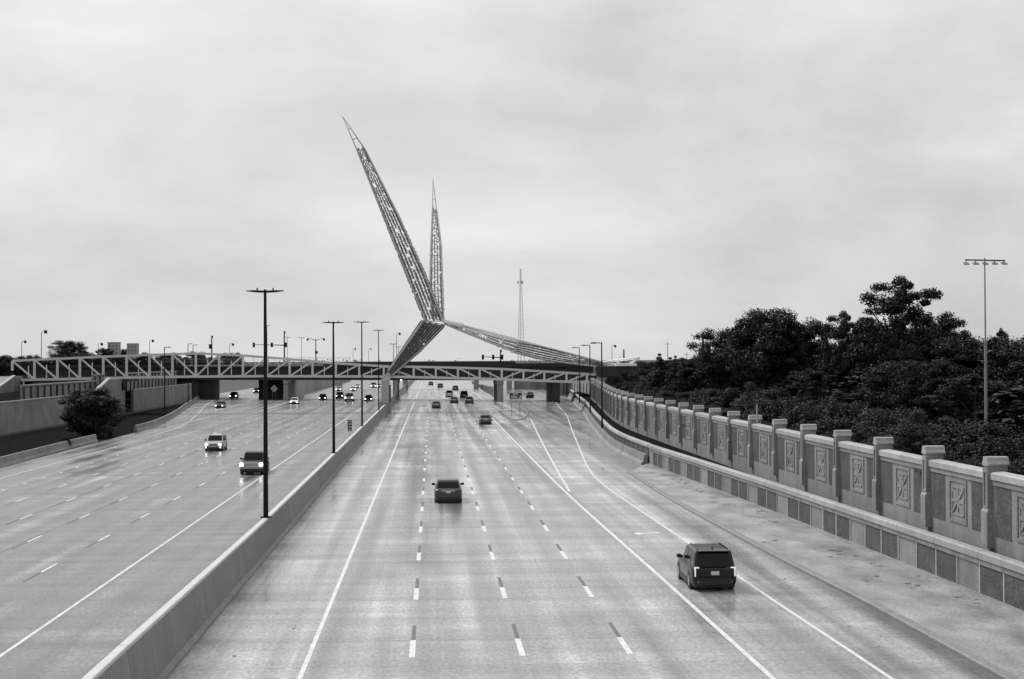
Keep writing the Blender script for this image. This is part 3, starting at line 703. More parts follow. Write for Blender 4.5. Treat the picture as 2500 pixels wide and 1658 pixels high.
# solid walls under it, most toned near-black for the deck's shade: right abutment, dark centre wall by the ramp, left abutment
def skew_wall(X0, X1, a0, a1, z1, m, name):
    MB().prism([on_skew(X0, a0), on_skew(X1, a0), on_skew(X1, a1), on_skew(X0, a1)], (0, 0, z1)).build(name, m, t, world=True)
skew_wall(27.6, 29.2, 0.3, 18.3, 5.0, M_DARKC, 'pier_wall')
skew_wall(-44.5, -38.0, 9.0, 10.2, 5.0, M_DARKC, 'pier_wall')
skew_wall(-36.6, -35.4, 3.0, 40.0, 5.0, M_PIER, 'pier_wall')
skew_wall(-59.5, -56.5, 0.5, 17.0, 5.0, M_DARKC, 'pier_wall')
skew_wall(-110, -59.6, 1.0, 2.5, 5.0, M_WALLD, 'abutment_wall')
lampd = MB().box(-0.15, 0.15, -0.15, 0.15, -0.1, 0.1).mesh('under_lamp', mat('under_lamp', 0.9, 0.3, 0.0, emit=4.0))
for (px, py, y) in ((712, 924.5, 385), (719.5, 923.5, 386), (510.5, 923, 398), (519.5, 922.5, 399), (979, 928, 366)):
    q = yp(px, py, y); put('under_lamp', lampd, t, q - Vector(t.location), None)

# ---- railway bridge farther off
t = thing('rail_bridge', 'long black plate girder bridge farthest along the motorway', 'bridge', (0, 505, 0))
a, b = yp(826, 884, 505), yp(1258, 885, 505)
MB().box(a.x, b.x, 505, 506, 6.6, 9.15).build('plate_girder', M_GIRD, t, world=True)
MB().box(a.x, b.x, 511, 512, 6.6, 9.15).build('plate_girder', M_GIRD, t, world=True)
MB().box(a.x, b.x, 506.01, 510.99, 6.7, 7.2).build('deck', M_GIRD, t, world=True)
for X in (-30.5, -8.8, 14.5, 25.5): MB().box(X - 0.8, X + 0.8, 505.5, 511.5, -0.1, 6.59).build('pier', M_PIER, t, world=True)
for i in range(22):
    X = lerp(a.x, b.x, i / 21); MB().box(X - 0.06, X + 0.06, 504.85, 504.99, 6.62, 9.1).build('stiffener', M_GIRD, t, world=True)
# approach fill and railing at its right end
MB().box(b.x + 0.1, b.x + 60, 505, 520, 0, 7.4).build('approach_fill', M_WALLD, t, world=True)
for i in range(20):
    X = b.x + 0.4 + i * 2; MB().box(X, X + 0.1, 505.2, 505.3, 7.41, 9.3).build('rail_post', M_FENCE, t, world=True)
for z in (7.9, 8.5, 9.2): MB().box(b.x + 0.4, b.x + 40, 505.1, 505.19, z, z + 0.1).build('rail', M_FENCE, t, world=True)

# far walls beside the road beyond the bridges
for X0, X1, y0, y1, z, lab in ((-46, -38, 440, 720, 5.0, 'grey concrete wall beside the ramp beyond the overpass'), (16.5, 17.6, 400, 640, 2.6, 'pale sloping wall between road and ramp beyond the overpass'), (38, 39.4, 352, 620, 5.0, 'ribbed wall along the exit ramp beyond the footbridge')):
    o = thing('retaining_wall', lab, 'wall', ((X0 + X1) / 2, y0, 0))
    y = y0; k = 0
    while y < y1:
        z2 = z if X0 > 20 else z * (1 - 0.75 * (y - y0) / (y1 - y0)) if X0 < 0 else z * max(0.3, 1 - abs((y - y0) / (y1 - y0)))
        MB().box(X0, X1, y, y + 7.9, 0, z2).build('panel', M_PIER, o, world=True)
        MB().box(X0 - 0.2, X0 - 0.01, y, y + 0.5, 0, z2 - 0.1).build('rib', M_WALL, o, world=True)
        y += 8; k += 1

# ---- small pavilion with pale columns behind the footbridge
q = yp(1381, 903, 420)
t = thing('pavilion', 'small pale building with square columns behind the footbridge end', 'building', (q.x, 420, 0))
MB().box(-2.6, 2.6, 0.8, 6, 0, q.z + 0.3).build('wall', M_PIER, t)
for i in range(5): MB().box(-2.6 + i * 1.15, -2.0 + i * 1.15, 0.0, 0.6, 0, 8.95).build('column', M_WALL, t)
MB().box(-2.9, 2.9, -0.3, 6.3, 8.96, 9.5).build('roof', M_CAP, t)

# ================================================================== LAMPS, SIGNALS, POLES
def t_lamp(X, Yd, z0, z1, label, rad=0.1, arm=1.0, group='double-headed lamps along the median'):
    o = thing('street_lamp', label, 'lamp', (X, Yd, z0), 0, group); h = z1 - z0
    MB().tube([(0, 0, 0), (0, 0, h)], [rad * 1.15, rad * 0.62], 10).build('pole', M_BLACK, o, smooth=40)
    MB().box(-rad * 2.2, rad * 2.2, -rad * 2.2, rad * 2.2, 0, 0.06).build('base_plate', M_BLACK, o)
    for s in (-1, 1):
        MB().loft([[(s * x, y, h - 0.12 + zz + x * 0.05) for y, zz in ((-wy, -th), (wy, -th), (wy, th), (-wy, th))] for x, wy, th in ((0.06, 0.1, 0.05), (0.2, 0.16, 0.055), (0.6 * arm, 0.17, 0.05), (arm, 0.06, 0.02))]).build('lamp_head', M_BLACK, o)
        MB().tube([(s * 0.42 * arm, 0, h - 0.06), (s * 0.42 * arm, 0, h + 0.09)], 0.035, 8).build('photocell', M_BLACK, o)
    return o
t_lamp(-8.83, 82, 1.655, 13.74, 'nearest and tallest black double lamp on the median barrier', 0.12)
t_lamp(-8.83, 138.3, 1.63, 13.42, 'second black double lamp along the median, right of the pickup', 0.12)
t_lamp(-8.83, 194, 1.62, 14.8, 'third black double lamp along the median, just beyond the small plate sign', 0.11)
t_lamp(-8.83, 254.6, 1.62, 14.9, 'fourth black double lamp along the median, closest to the sculpture pillar', 0.1)
t_lamp(-8.83, 352, 1.9, 13.6, 'fifth black double lamp, rising behind the sculpture leg', 0.1)
t_lamp(-8.83, 408, 1.9, 13.4, 'last black double lamp, small and close beside the leg of the sculpture', 0.1)
for px, py, d, lab in ((652, 794, 440, 'tall thin double lamp far off, right behind the nearest lamp pole'), (701.5, 823, 440, 'thin far double lamp beside the traffic signal pole'), (736, 824, 440, 'thin far double lamp between the signal pole and the drooping lamp')):
    q = yp(px, py, d); t_lamp(q.x, d, 0, q.z, lab, 0.08, 1.2, 'thin far lamps')
def l_lamp(X, Yd, z0, z1, arm, label, rad=0.09, group='single-arm lamps'):
    o = thing('street_lamp', label, 'lamp', (X, Yd, z0), 0, group); h = z1 - z0
    MB().tube([(0, 0, 0), (0, 0, h)], [rad * 1.2, rad * 0.7], 8).build('pole', M_BLACK, o, smooth=40)
    MB().beam((0, 0, h - 0.08), (arm, 0, h - 0.02), 0.1, 0.1).build('arm', M_BLACK, o)
    s = 1 if arm > 0 else -1
    MB().box(min(arm * 0.55, arm + s * 0.15), max(arm * 0.55, arm + s * 0.15), -0.14, 0.14, h - 0.14, h - 0.085).build('lamp_head', M_BLACK, o)
for px, base, top, arm, lab in ((1470, 1046, 836, -1.2, 'nearest single-arm lamp on the curved wall by the exit ramp'), (1441, 1008, 842, -1.2, 'second single-arm lamp on the wall by the exit ramp'), (1415, 984, 848, -1.2, 'third single-arm lamp on the ramp wall, below the sculpture tail'), (1383, 968, 900, -0.9, 'farthest lamp on the ramp wall, standing by the dark pier')):
    q = gp(px, base, 2.05); e = yp(px, top, q.y); l_lamp(q.x, q.y, 2.05, e.z, arm, lab)
for px, base, top, arm, lab in ((402, 1014, 847, 0.95, 'dark lamp with one arm on the curving outer barrier'), (459.5, 983, 839, 0.9, 'first of the paired dark lamps by the concrete wall end'), (471.5, 975.5, 842, 1.0, 'second of the paired dark lamps by the concrete wall end')):
    q = gp(px, base, 0.9); e = yp(px, top, q.y); l_lamp(q.x, q.y, 0.9, e.z, arm, lab, 0.1)

def curved_lamp(px, top, foot, d, label, m=M_BLACK, s=1, rad=0.08):
    q = yp(px, top, d); f = yp(px, foot, d)
    o = thing('street_lamp', label, 'lamp', (q.x, d, f.z), 0, 'curved lamps along the crossing street'); h = q.z - f.z
    MB().tube([(0, 0, 0), (0, 0, h * 0.9), (s * 0.25, 0, h * 0.97), (s * 0.9, 0, h)], [rad, rad * .8, rad * .7, rad * .6], 7).build('pole', m, o, smooth=40)
    MB().loft([[(s * 0.9 + a * r, b * r, h - dz) for a, b in ((-1, -1), (1, -1), (1, 1), (-1, 1))] for r, dz in ((0.12, 0.02), (0.3, 0.3), (0.22, 0.75))]).build('lamp_shade', m, o)
for px, top, foot, d, lab in ((101, 806, 890, 330, 'dark street lamp with hanging shade left of the domed tree'), (53, 831, 890, 400, 'thin curved street lamp at the picture edge above the footbridge end'), (240, 837, 880, 400, 'short curved lamp between the domed tree and the block building'), (365, 829, 875, 420, 'slim curved lamp standing clear of buildings above the truss'), (561, 838, 885, 430, 'curved lamp just right of the dark signal pole'), (862, 850, 885, 620, 'small far lamp above the black rail bridge'), (900, 850, 885, 640, 'tiny far lamp between the third and fourth median lamps'), (968, 812, 885, 430, 'dark slender lamp close right of the fifth median lamp'), (1494, 842, 890, 420, 'lamp with a round head behind the white tail of the sculpture')):
    curved_lamp(px, top, foot, d, lab)
# street lamp with two drooping heads
q = yp(771, 827, 400); f = yp(771, 890, 400)
o = thing('street_lamp', 'dark street lamp with two long drooping arms beyond the overpass', 'lamp', (q.x, 400, f.z)); h = q.z - f.z
MB().tube([(0, 0, 0), (0, 0, h)], [0.16, 0.1], 8).build('pole', M_BLACK, o)
for s in (-1, 1):
    MB().tube([(0, 0, h - 0.5), (s * 1.2, 0, h - 0.05), (s * 2.1, 0, h + 0.1)], 0.06, 6).build('arm', M_BLACK, o)
    MB().loft([[(s * 2.1 + a * r, b * r, h + 0.1 - dz) for a, b in ((-1, -1), (1, -1), (1, 1), (-1, 1))] for r, dz in ((0.1, 0.0), (0.28, 0.3), (0.2, 0.6))]).build('lamp_shade', M_BLACK, o)
MB().box(-0.2, 0.5, -0.1, 0.1, h * 0.42, h * 0.42 + 0.7).build('sign_plate', M_BLACK, o)

def signal(px, top, foot, arm_y, heads, d, label):
    q = yp(px, top, d); f = yp(px, foot, d)
    o = thing('traffic_signal', label, 'traffic light', (q.x, d, f.z)); h = q.z - f.z
    MB().tube([(0, 0, 0), (0, 0, h)], [0.2, 0.14], 8).build('pole', M_BLACK, o)
    MB().box(-0.1, 0.3, -0.2, 0.2, h - 0.5, h + 0.15).build('camera_box', M_BLACK, o)
    if arm_y is not None:
        za = yp(px, arm_y, d).z - f.z; xs = [yp(a, arm_y, d).x - q.x for a in heads]
        far = min(xs, key=lambda v: -abs(v))
        MB().tube([(0, 0, za - 0.1), (far, 0, za + 0.1)], [0.14, 0.06], 7).build('arm', M_BLACK, o)
        for x in xs:
            hd = MB().box(x - 0.28, x + 0.28, -0.3, -0.1, za - 0.6, za + 0.6).build('signal_head', M_BLACK, o)
            for k in range(3): MB().tube([(x, -0.31, za - 0.36 + k * 0.36), (x, -0.42, za - 0.36 + k * 0.36)], 0.13, 8).build('hood', M_BLACK, hd)
signal(694, 810, 890, 842, [620, 664, 698], 396, 'dark traffic signal with a long arm carrying two heads over the overpass')
signal(517, 821, 890, 846, [513], 402, 'dark signal pole with one head above the middle of the truss')
signal(1222, 855, 900, 872, [1179, 1204, 1226], 372, 'low dark signal arm with three heads above the rail bridge')

# exit sign on the gore
q = gp(1259.4, 1015.7, 0.15); sc = q.y / F
t = thing('exit_sign', 'dark exit sign on two posts standing in the gore', 'sign', (q.x, q.y, 0.15))
zb, zt = yp(1259, 975, q.y).z - 0.15, yp(1259, 958.4, q.y).z - 0.15; hw = 16 * sc
MB().box(-hw, hw, -0.03, 0.03, zb, zt).build('panel', M_SIGN, t)
for (x0, x1, z0, z1) in ((-hw, hw, zb, zb + 0.06), (-hw, hw, zt - 0.06, zt), (-hw, -hw + 0.06, zb + 0.06, zt - 0.06), (hw - 0.06, hw, zb + 0.06, zt - 0.06)):
    MB().box(x0, x1, -0.045, -0.031, z0, z1).build('border', M_SIGNW, t)
for s in (-0.71, 0.71): MB().beam((s, 0.08, -0.1), (s, 0.08, zt - 0.1), 0.11, 0.11).build('post', M_POLE, t)
def text(body, size, loc, parent, m, name='lettering', rot=(R(90), 0, 0), sx=1.0):
    cu = bpy.data.curves.new(name, 'FONT'); cu.body = body; cu.size = size; cu.align_x = 'CENTER'; cu.align_y = 'CENTER'; cu.extrude = 0.004; cu.offset = size * 0.02
    tmp = bpy.data.objects.new(name, cu); C.objects.link(tmp)
    dg = bpy.context.evaluated_depsgraph_get(); me = bpy.data.meshes.new_from_object(tmp.evaluated_get(dg)); bpy.data.objects.remove(tmp)
    me.materials.clear(); me.materials.append(m)
    o = put(name, me, parent, loc, rot); o.scale = (sx, 1, 1); return o
zc = (zb + zt) / 2
text('EXIT', 0.42, (-0.05, -0.05, zc + 0.30), t, M_SIGNW); text('150A', 0.56, (-0.28, -0.05, zc - 0.20), t, M_SIGNW, sx=1.05)
ax = MB(); ax.add([(0.50, -0.05, zc - 0.42), (0.60, -0.05, zc - 0.52), (0.90, -0.05, zc - 0.20), (0.80, -0.05, zc - 0.10)], [(0, 1, 2, 3)]).add([(0.64, -0.05, zc + 0.0), (1.02, -0.05, zc - 0.34), (1.02, -0.05, zc + 0.04)], [(0, 1, 2)])
ax.build('arrow', M_SIGNW, t, fix=False)
z0, z1 = yp(1259, 984.3, q.y).z - 0.15, yp(1259, 977.3, q.y).z - 0.15
MB().box(-hw, hw, -0.03, 0.03, z0, z1).build('lower_plate', M_SIGNY, t)
# diamond sign below the overpass
q = yp(669.5, 973, 386)
t = thing('diamond_sign', 'diamond warning sign on two thin posts in the dark opening under the overpass', 'sign', (q.x, q.y, 0)); c = yp(669.5, 949, q.y).z
MB().prism([(-0.95, 0, c), (0, 0, c - 0.95), (0.95, 0, c), (0, 0, c + 0.95)], (0, 0.05, 0)).build('plate', M_SIGNY, t)
for s in (-0.4, 0.4): MB().beam((s, 0.1, 0), (s, 0.1, c), 0.07, 0.07).build('post', M_POLE, t)
# little stacked plate sign on the median
q = gp(862, 1063, 1.9); q.x = -8.83; yd = 165.0
z0, z1 = yp(862, 1053, yd).z, yp(862, 1025, yd).z
t = thing('marker_sign', 'narrow upright marker plate standing on the median barrier', 'sign', (q.x, yd, 1.9))
MB().beam((0, 0.05, 0), (0, 0.05, z1 - 1.9), 0.05, 0.05).build('post', M_POLE, t)
MB().box(-0.22, 0.22, -0.02, 0.02, z0 - 1.9, z1 - 1.9).build('plate', M_SIGN, t)
for k in range(4):
    zc = lerp(z0, z1, (k + 0.5) / 4) - 1.9; MB().box(-0.14, 0.14, -0.03, -0.021, zc - 0.07, zc + 0.07).build('legend_plate', M_SIGNY, t)

# tall sports-ground floodlight
q = yp(2404, 630, 82); t = thing('floodlight_mast', 'tall pale pole with a crossbar of five floodlights above the trees', 'floodlight', (q.x, 82, 3.7)); h = q.z - 3.7; t.scale = (0.75, 0.75, 1)
f2 = h * 0.62
MB().tube([(0, 0, 0), (0, 0, f2 - 0.02), (0, 0, f2), (0, 0, h)], [0.13, 0.095, 0.06, 0.045], 10).build('pole', M_POLE, t, smooth=40)
MB().beam((-1.42, 0, h - 0.1), (1.50, 0, h - 0.15), 0.07, 0.07).build('crossbar', M_BLACK, t)
for i, x in enumerate((-1.38, -0.68, 0.02, 0.72, 1.42)):
    MB().tube([(x, 0, h - 0.14), (x, 0, h - 0.3)], 0.03, 6).build('bracket', M_BLACK, t)
    MB().prism([(x - 0.2, -0.2, h - 0.38), (x + 0.2, -0.2, h - 0.38), (x + 0.17, 0.15, h - 0.28), (x - 0.17, 0.15, h - 0.28)], (0, 0, 0.06)).build('floodlight', M_POLE, t)
for z, s, l in ((f2 * 0.97, -1, .6), (f2 * 0.90, 1, .5), (f2 * 0.83, -1, .6)): MB().tube([(0, 0, z), (s * l, 0, z + 0.12)], [0.03, 0.015], 5).build('step_arm', M_POLE, t)
# utility poles beyond the trees
def upole(px, top, foot, d, label, rad=0.16, arms=0, m=M_BARK):
    q = yp(px, top, d); f = yp(px, foot, d); o = thing('utility_pole', label, 'pole', (q.x, d, f.z), 0, 'poles beyond the trees')
    MB().tube([(0, 0, 0), (0, 0, q.z - f.z)], [rad, rad * 0.7], 8).build('pole', m, o)
    for k in range(arms): MB().beam((-0.9, 0, q.z - f.z - 0.6 - k), (0.9, 0, q.z - f.z - 0.6 - k), 0.1, 0.1).build('crossarm', m, o)
upole(1716, 812, 920, 230, 'thick dark pole just before the big tree group', 0.2)
upole(1523, 853, 900, 330, 'dark pole rising behind the white sculpture tail', 0.2)
upole(1630, 835, 905, 420, 'thin far pole with crossarm beyond the pointed trees', 0.12, 1, M_POLE)
upole(1677, 860, 905, 420, 'short far pole with crossarm beside the pointed trees', 0.12, 1, M_POLE)
upole(1848, 988, 1030, 110, 'short pale post among shrubs behind the wall, near its middle', 0.07, 0, M_FENCE)
upole(1717, 968, 1010, 150, 'short pale post among shrubs, farther along the wall', 0.08, 0, M_FENCE)

# lattice radio tower
q = yp(1271, 656, 900); t = thing('radio_tower', 'thin lattice radio tower rising into the sky beyond the bridges', 'tower', (q.x, 900, 0)); h = q.z
mb = MB(); leg = []
for k in range(3):
    a = 2 * math.pi * k / 3 + 0.4
    p0, p1 = Vector((2.6 * math.cos(a), 2.6 * math.sin(a), 0)), Vector((0.35 * math.cos(a), 0.35 * math.sin(a), h))
    leg.append((p0, p1)); MB().tube([p0, p1], [0.16, 0.08], 6).build('leg', M_POLE, t)
for i in range(28):
    f0, f1 = i / 28, (i + 1) / 28
    for k in range(3):
        a, b = leg[k], leg[(k + 1) % 3]
        mb.beam(a[0].lerp(a[1], f0), b[0].lerp(b[1], f1), 0.06, 0.06); mb.beam(a[0].lerp(a[1], f0), b[0].lerp(b[1], f0), 0.06, 0.06)
mb.build('bracing', M_POLE, t)
for s in (-1.6, 0.3, 1.2): MB().box(s - 0.3, s + 0.3, -0.4, 0.4, h * 0.86, h * 0.86 + 1.6).build('antenna', M_POLE, t)
MB().beam((-1.6, 0, h * 0.865), (1.4, 0, h * 0.865), 0.1, 0.1).build('antenna_bar', M_POLE, t)

# two block buildings above the left part of the footbridge
for px, wd, top, d, lab in ((276, 13, 838, 560, 'square pale block building with an arched top behind the truss'), (322, 12, 841, 560, 'smaller square pale block building with rows of openings')):
    q = yp(px, top, d); o = thing('block_building', lab, 'building', (q.x, d, 5)); hw = wd * d / F
    MB().box(-hw, hw, 0, 4, 0, q.z - 5).build('wall', M_BRICK, o); MB().box(-hw * 1.03, hw * 1.03, -0.1, 4.1, q.z - 4.995, q.z - 4.6).build('roof', M_PIER, o)
    for r_ in range(3):
        for c_ in range(3):
            x = -hw * 0.66 + c_ * hw * 0.66; z = q.z - 5 - 1.2 - r_ * 1.3; MB().box(x - 0.2, x + 0.2, -0.06, -0.005, z, z + 0.6).build('window', M_WINDOW, o)

# ================================================================== VEHICLES  (local +y is forward, origin on the road under the middle)
def wheel_meshes(r, wd):
    a = MB().tube([(-wd / 2, 0, 0), (-wd / 2 + 0.03, 0, 0), (wd / 2 - 0.03, 0, 0), (wd / 2, 0, 0)], [r * 0.94, r, r, r * 0.94], 20).mesh('tyre', M_TYRE, 40)
    b = MB().tube([(-wd / 2 - 0.012, 0, 0), (wd / 2 + 0.012, 0, 0)], r * 0.62, 14).mesh('rim', M_RIM, 40)
    return a, b
WM = {}
def vehicle(kind, label, loc, rotz, paintv, head=False, tail=True, plate=True, detail=2, group='vehicles on the motorway', name=None, sc=1.0, cat=None):
    P = {   # length, width, height, belt, bonnet height, bonnet front z, windscreen base y, roof front y, roof rear y, rear glass base y, tail z
        'suv':   dict(L=4.85, W=1.95, H=1.76, belt=1.06, hood=1.08, nose=0.88, wb=1.05, rf=0.35, rr=-2.02, rb=-2.30, zt=1.08, r=0.37, g=0.20),
        'cross': dict(L=4.60, W=1.90, H=1.56, belt=1.00, hood=0.98, nose=0.78, wb=1.10, rf=0.35, rr=-1.60, rb=-2.10, zt=1.02, r=0.35, g=0.18),
        'sedan': dict(L=4.75, W=1.83, H=1.45, belt=0.92, hood=0.90, nose=0.68, wb=1.05, rf=0.25, rr=-0.95, rb=-1.70, zt=0.98, r=0.33, g=0.16),
        'pickup':dict(L=5.80, W=2.02, H=1.92, belt=1.22, hood=1.24, nose=1.08, wb=1.25, rf=0.65, rr=-0.75, rb=-0.92, zt=1.20, r=0.40, g=0.26),
        'van':   dict(L=5.10, W=1.98, H=1.95, belt=1.10, hood=1.05, nose=0.85, wb=1.55, rf=0.75, rr=-2.35, rb=-2.50, zt=1.10, r=0.35, g=0.18),
    }[kind]
    Lh, W, Hh = P['L'] / 2, P['W'] / 2, P['H']; g = P['g']; pm = paint(paintv)
    nm = name or {'suv': 'suv', 'cross': 'crossover_car', 'sedan': 'sedan_car', 'pickup': 'pickup_truck', 'van': 'van'}[kind]
    o = thing(nm, label, cat or {'pickup': 'pickup truck', 'van': 'van'}.get(kind, 'car'), loc, rotz, group)
    if sc != 1.0: o.scale = (sc, sc, sc)
    def ring(y, w, zb, zt, sh=0.10):
        return [(-w * 0.90, y, zb), (-w * 0.99, y, zb + 0.14), (-w, y, zb + 0.34), (-w * 0.985, y, zt - sh * 1.2), (-w * 0.93, y, zt - sh * 0.2), (-w * 0.80, y, zt),
                (w * 0.80, y, zt), (w * 0.93, y, zt - sh * 0.2), (w * 0.985, y, zt - sh * 1.2), (w, y, zb + 0.34), (w * 0.99, y, zb + 0.14), (w * 0.90, y, zb)]
    belt = P['belt']
    st = [(-Lh, W * 0.90, g + 0.22, P['zt'] - 0.12), (-Lh + 0.10, W * 0.96, g + 0.06, P['zt'] - 0.03), (-Lh + 0.45, W, g, P['zt']), (P['rb'] if kind == 'sedan' else -Lh + 0.9, W, g, max(belt, P['zt'])),
          (-0.4, W, g, belt), (P['wb'], W, g, max(belt, P['hood'])), (Lh - 0.75, W * 0.99, g, P['hood'] - 0.04), (Lh - 0.22, W * 0.95, g + 0.03, P['nose'] + 0.05), (Lh - 0.04, W * 0.86, g + 0.08, P['nose'] - 0.08), (Lh, W * 0.80, g + 0.16, P['nose'] - 0.2)]
    st.sort(key=lambda q: q[0])
    if kind == 'pickup':
        st = [(-Lh, W * 0.97, g + 0.15, P['zt'] - 0.02), (-Lh + 0.1, W * 0.99, g + 0.06, P['zt']), (-1.0, W, g, P['zt'])] + [q for q in st if q[0] > -0.9]
    body = MB().loft([ring(y, w, zb, zt) for y, w, zb, zt in st]).build('body', pm, o, smooth=45)
    # greenhouse
    tw = W * 0.76; bw = W * 0.90; zr = Hh
    def top(y, z, w): return (y, z, w)
    ro = MB()
    low = [(-bw, P['rb'], belt - 0.03), (bw, P['rb'], belt - 0.03), (bw, P['wb'], belt - 0.03), (-bw, P['wb'], belt - 0.03)]
    mid = [(-tw * 1.03, P['rr'] - 0.03, zr - 0.09), (tw * 1.03, P['rr'] - 0.03, zr - 0.09), (tw * 1.03, P['rf'] + 0.06, zr - 0.09), (-tw * 1.03, P['rf'] + 0.06, zr - 0.09)]
    hi = [(-tw * 0.9, P['rr'] + 0.12, zr), (tw * 0.9, P['rr'] + 0.12, zr), (tw * 0.9, P['rf'] - 0.25, zr), (-tw * 0.9, P['rf'] - 0.25, zr)]
    ro.loft([low, mid, hi]); roof = ro.build('cabin', pm, o, smooth=25)
    LV = [Vector(p) for p in low]; MV = [Vector(p) for p in mid]
    def pane(a, b, c, d, name, u0, u1, v0, v1, push=0.012):     # quad a,b (bottom) d,c (top), inset in u and v
        a, b, c, d = (Vector(q) for q in (a, b, c, d))
        def pt(u, v): return a.lerp(b, u).lerp(d.lerp(c, u), v)
        nrm = (b - a).cross(d - a).normalized(); ctr = (a + b + c + d) / 4
        if nrm.dot(ctr - Vector((0, (P['rb'] + P['wb']) / 2, (belt + zr) / 2))) < 0: nrm = -nrm
        ps = [pt(u0, v0), pt(u1, v0), pt(u1, v1), pt(u0, v1)]
        MB().prism([p - nrm * 0.02 for p in ps], nrm * (0.02 + push)).build(name, M_GLASS, o)
    pane(LV[3], LV[2], MV[2], MV[3], 'windscreen', 0.05, 0.95, 0.08, 0.96)
    pane(LV[0], LV[1], MV[1], MV[0], 'rear_window', 0.06, 0.94, 0.16 if kind != 'suv' else 0.05, 0.93)
    for s, (a, b, c, d) in ((-1, (LV[0], LV[3], MV[3], MV[0])), (1, (LV[1], LV[2], MV[2], MV[1]))):
        cuts = [(0.05, 0.30), (0.335, 0.62), (0.65, 0.93)] if kind in ('suv', 'van') else [(0.07, 0.30), (0.34, 0.60), (0.64, 0.92)] if kind != 'pickup' else [(0.08, 0.48), (0.54, 0.92)]
        for u0, u1 in cuts: pane(a, b, c, d, 'side_window', u0, u1, 0.10, 0.88)
        MB().loft([[(s * (W * 0.93), P['wb'] - 0.30, belt + 0.02), (s * (W * 0.93), P['wb'] - 0.38, belt + 0.02), (s * (W * 0.93), P['wb'] - 0.38, belt + 0.12), (s * (W * 0.93), P['wb'] - 0.30, belt + 0.12)],
                   [(s * (W + 0.06), P['wb'] - 0.24, belt + 0.02), (s * (W + 0.06), P['wb'] - 0.42, belt + 0.02), (s * (W + 0.06), P['wb'] - 0.42, belt + 0.2), (s * (W + 0.06), P['wb'] - 0.24, belt + 0.2)],
                   [(s * (W + 0.2), P['wb'] - 0.28, belt + 0.04), (s * (W + 0.2), P['wb'] - 0.40, belt + 0.04), (s * (W + 0.2), P['wb'] - 0.40, belt + 0.17), (s * (W + 0.2), P['wb'] - 0.28, belt + 0.17)]]).build('mirror', M_TRIM, o)
    # wheels and arches
    r = P['r']; key = (r,)
    if key not in WM: WM[key] = wheel_meshes(r, 0.25)
    fy, ry = Lh - 0.92, -Lh + 1.0
    for s in (-1, 1):
        for y in (fy, ry):
            wl = put('wheel', WM[key][0], o, (s * (W - 0.12), y, r)); put('rim', WM[key][1], wl)
            n = 14; arc = [(s * (W + 0.004), y + math.cos(math.pi * k / n) * (r + 0.07), r + math.sin(math.pi * k / n) * (r + 0.07)) for k in range(n + 1)]
            MB().prism(arc, (-s * 0.06, 0, 0)).build('wheel_arch', M_TRIM, o)
    MB().box(-W * 0.86, W * 0.86, -Lh + 0.3, Lh - 0.3, g - 0.06, g + 0.12).build('underbody', M_TRIM, o)
    for s in (-1, 1): MB().box(min(s * W * 0.97, s * (W + 0.012)), max(s * W * 0.97, s * (W + 0.012)), ry + r + 0.08, fy - r - 0.08, g, g + 0.2).build('sill', M_TRIM, o)
    yb = -Lh
    if kind == 'suv':
        for s in (-1, 1):
            tl = MB().box(min(s * W * 0.845, s * W * 0.90), max(s * W * 0.845, s * W * 0.90), yb - 0.012, yb + 0.12, 0.66, 1.05).build('tail_lamp', M_TAIL if tail else M_TAILOFF, o)
            MB().box(min(s * W * 0.70, s * W * 0.843), max(s * W * 0.70, s * W * 0.843), yb - 0.008, yb + 0.12, 1.01, 1.05).build('lamp_hook', M_TAIL if tail else M_TAILOFF, tl)
            if detail > 1:
                MB().tube([(s * tw * 0.86, P['rf'] - 0.15, zr + 0.0), (s * tw * 0.88, P['rf'] - 0.3, zr + 0.025), (s * tw * 0.88, P['rr'] + 0.3, zr + 0.025), (s * tw * 0.86, P['rr'] + 0.15, zr)], 0.03, 6).build('roof_rail', M_TRIM, o)
                MB().box(min(s * W * 0.62, s * W * 0.76), max(s * W * 0.62, s * W * 0.76), yb - 0.02, yb + 0.1, 0.40, 0.46).build('reflector', M_CHROME, o)
        if detail > 1:
            MB().loft([[(-0.03, P['rr'] + 0.42, zr), (0.03, P['rr'] + 0.42, zr), (0.03, P['rr'] + 0.24, zr), (-0.03, P['rr'] + 0.24, zr)], [(-0.008, P['rr'] + 0.32, zr + 0.09), (0.008, P['rr'] + 0.32, zr + 0.09), (0.008, P['rr'] + 0.26, zr + 0.09), (-0.008, P['rr'] + 0.26, zr + 0.09)]]).build('aerial_fin', M_TRIM, o)
            MB().prism([(-tw * 0.92, P['rr'] + 0.1, zr - 0.045), (-tw * 0.86, P['rr'] - 0.22, zr - 0.075), (tw * 0.86, P['rr'] - 0.22, zr - 0.075), (tw * 0.92, P['rr'] + 0.1, zr - 0.045)], (0, 0, 0.04)).build('spoiler', pm, o)
            MB().box(-W * 0.80, W * 0.80, yb - 0.05, yb + 0.25, 0.50, 0.62).build('bumper', pm, o)
            MB().box(-W * 0.74, W * 0.74, yb - 0.03, yb + 0.25, 0.30, 0.495).build('valance', M_TRIM, o)
            MB().beam((-0.05, yb + 0.16, belt + 0.06), (0.42, yb + 0.2, belt + 0.1), 0.02, 0.03).build('wiper', M_TRIM, o)
    elif kind != 'pickup':
        z = P['zt'] - 0.2
        for s in (-1, 1):
            MB().box(min(s * W * 0.52, s * W * 0.94), max(s * W * 0.52, s * W * 0.94), yb - 0.01, yb + 0.14, z - 0.12, z + 0.06).build('tail_lamp', M_TAIL if tail == 1.5 else M_TAILOFF, o)
        MB().box(-W * 0.82, W * 0.82, yb - 0.04, yb + 0.25, 0.46, 0.56).build('bumper', pm, o)
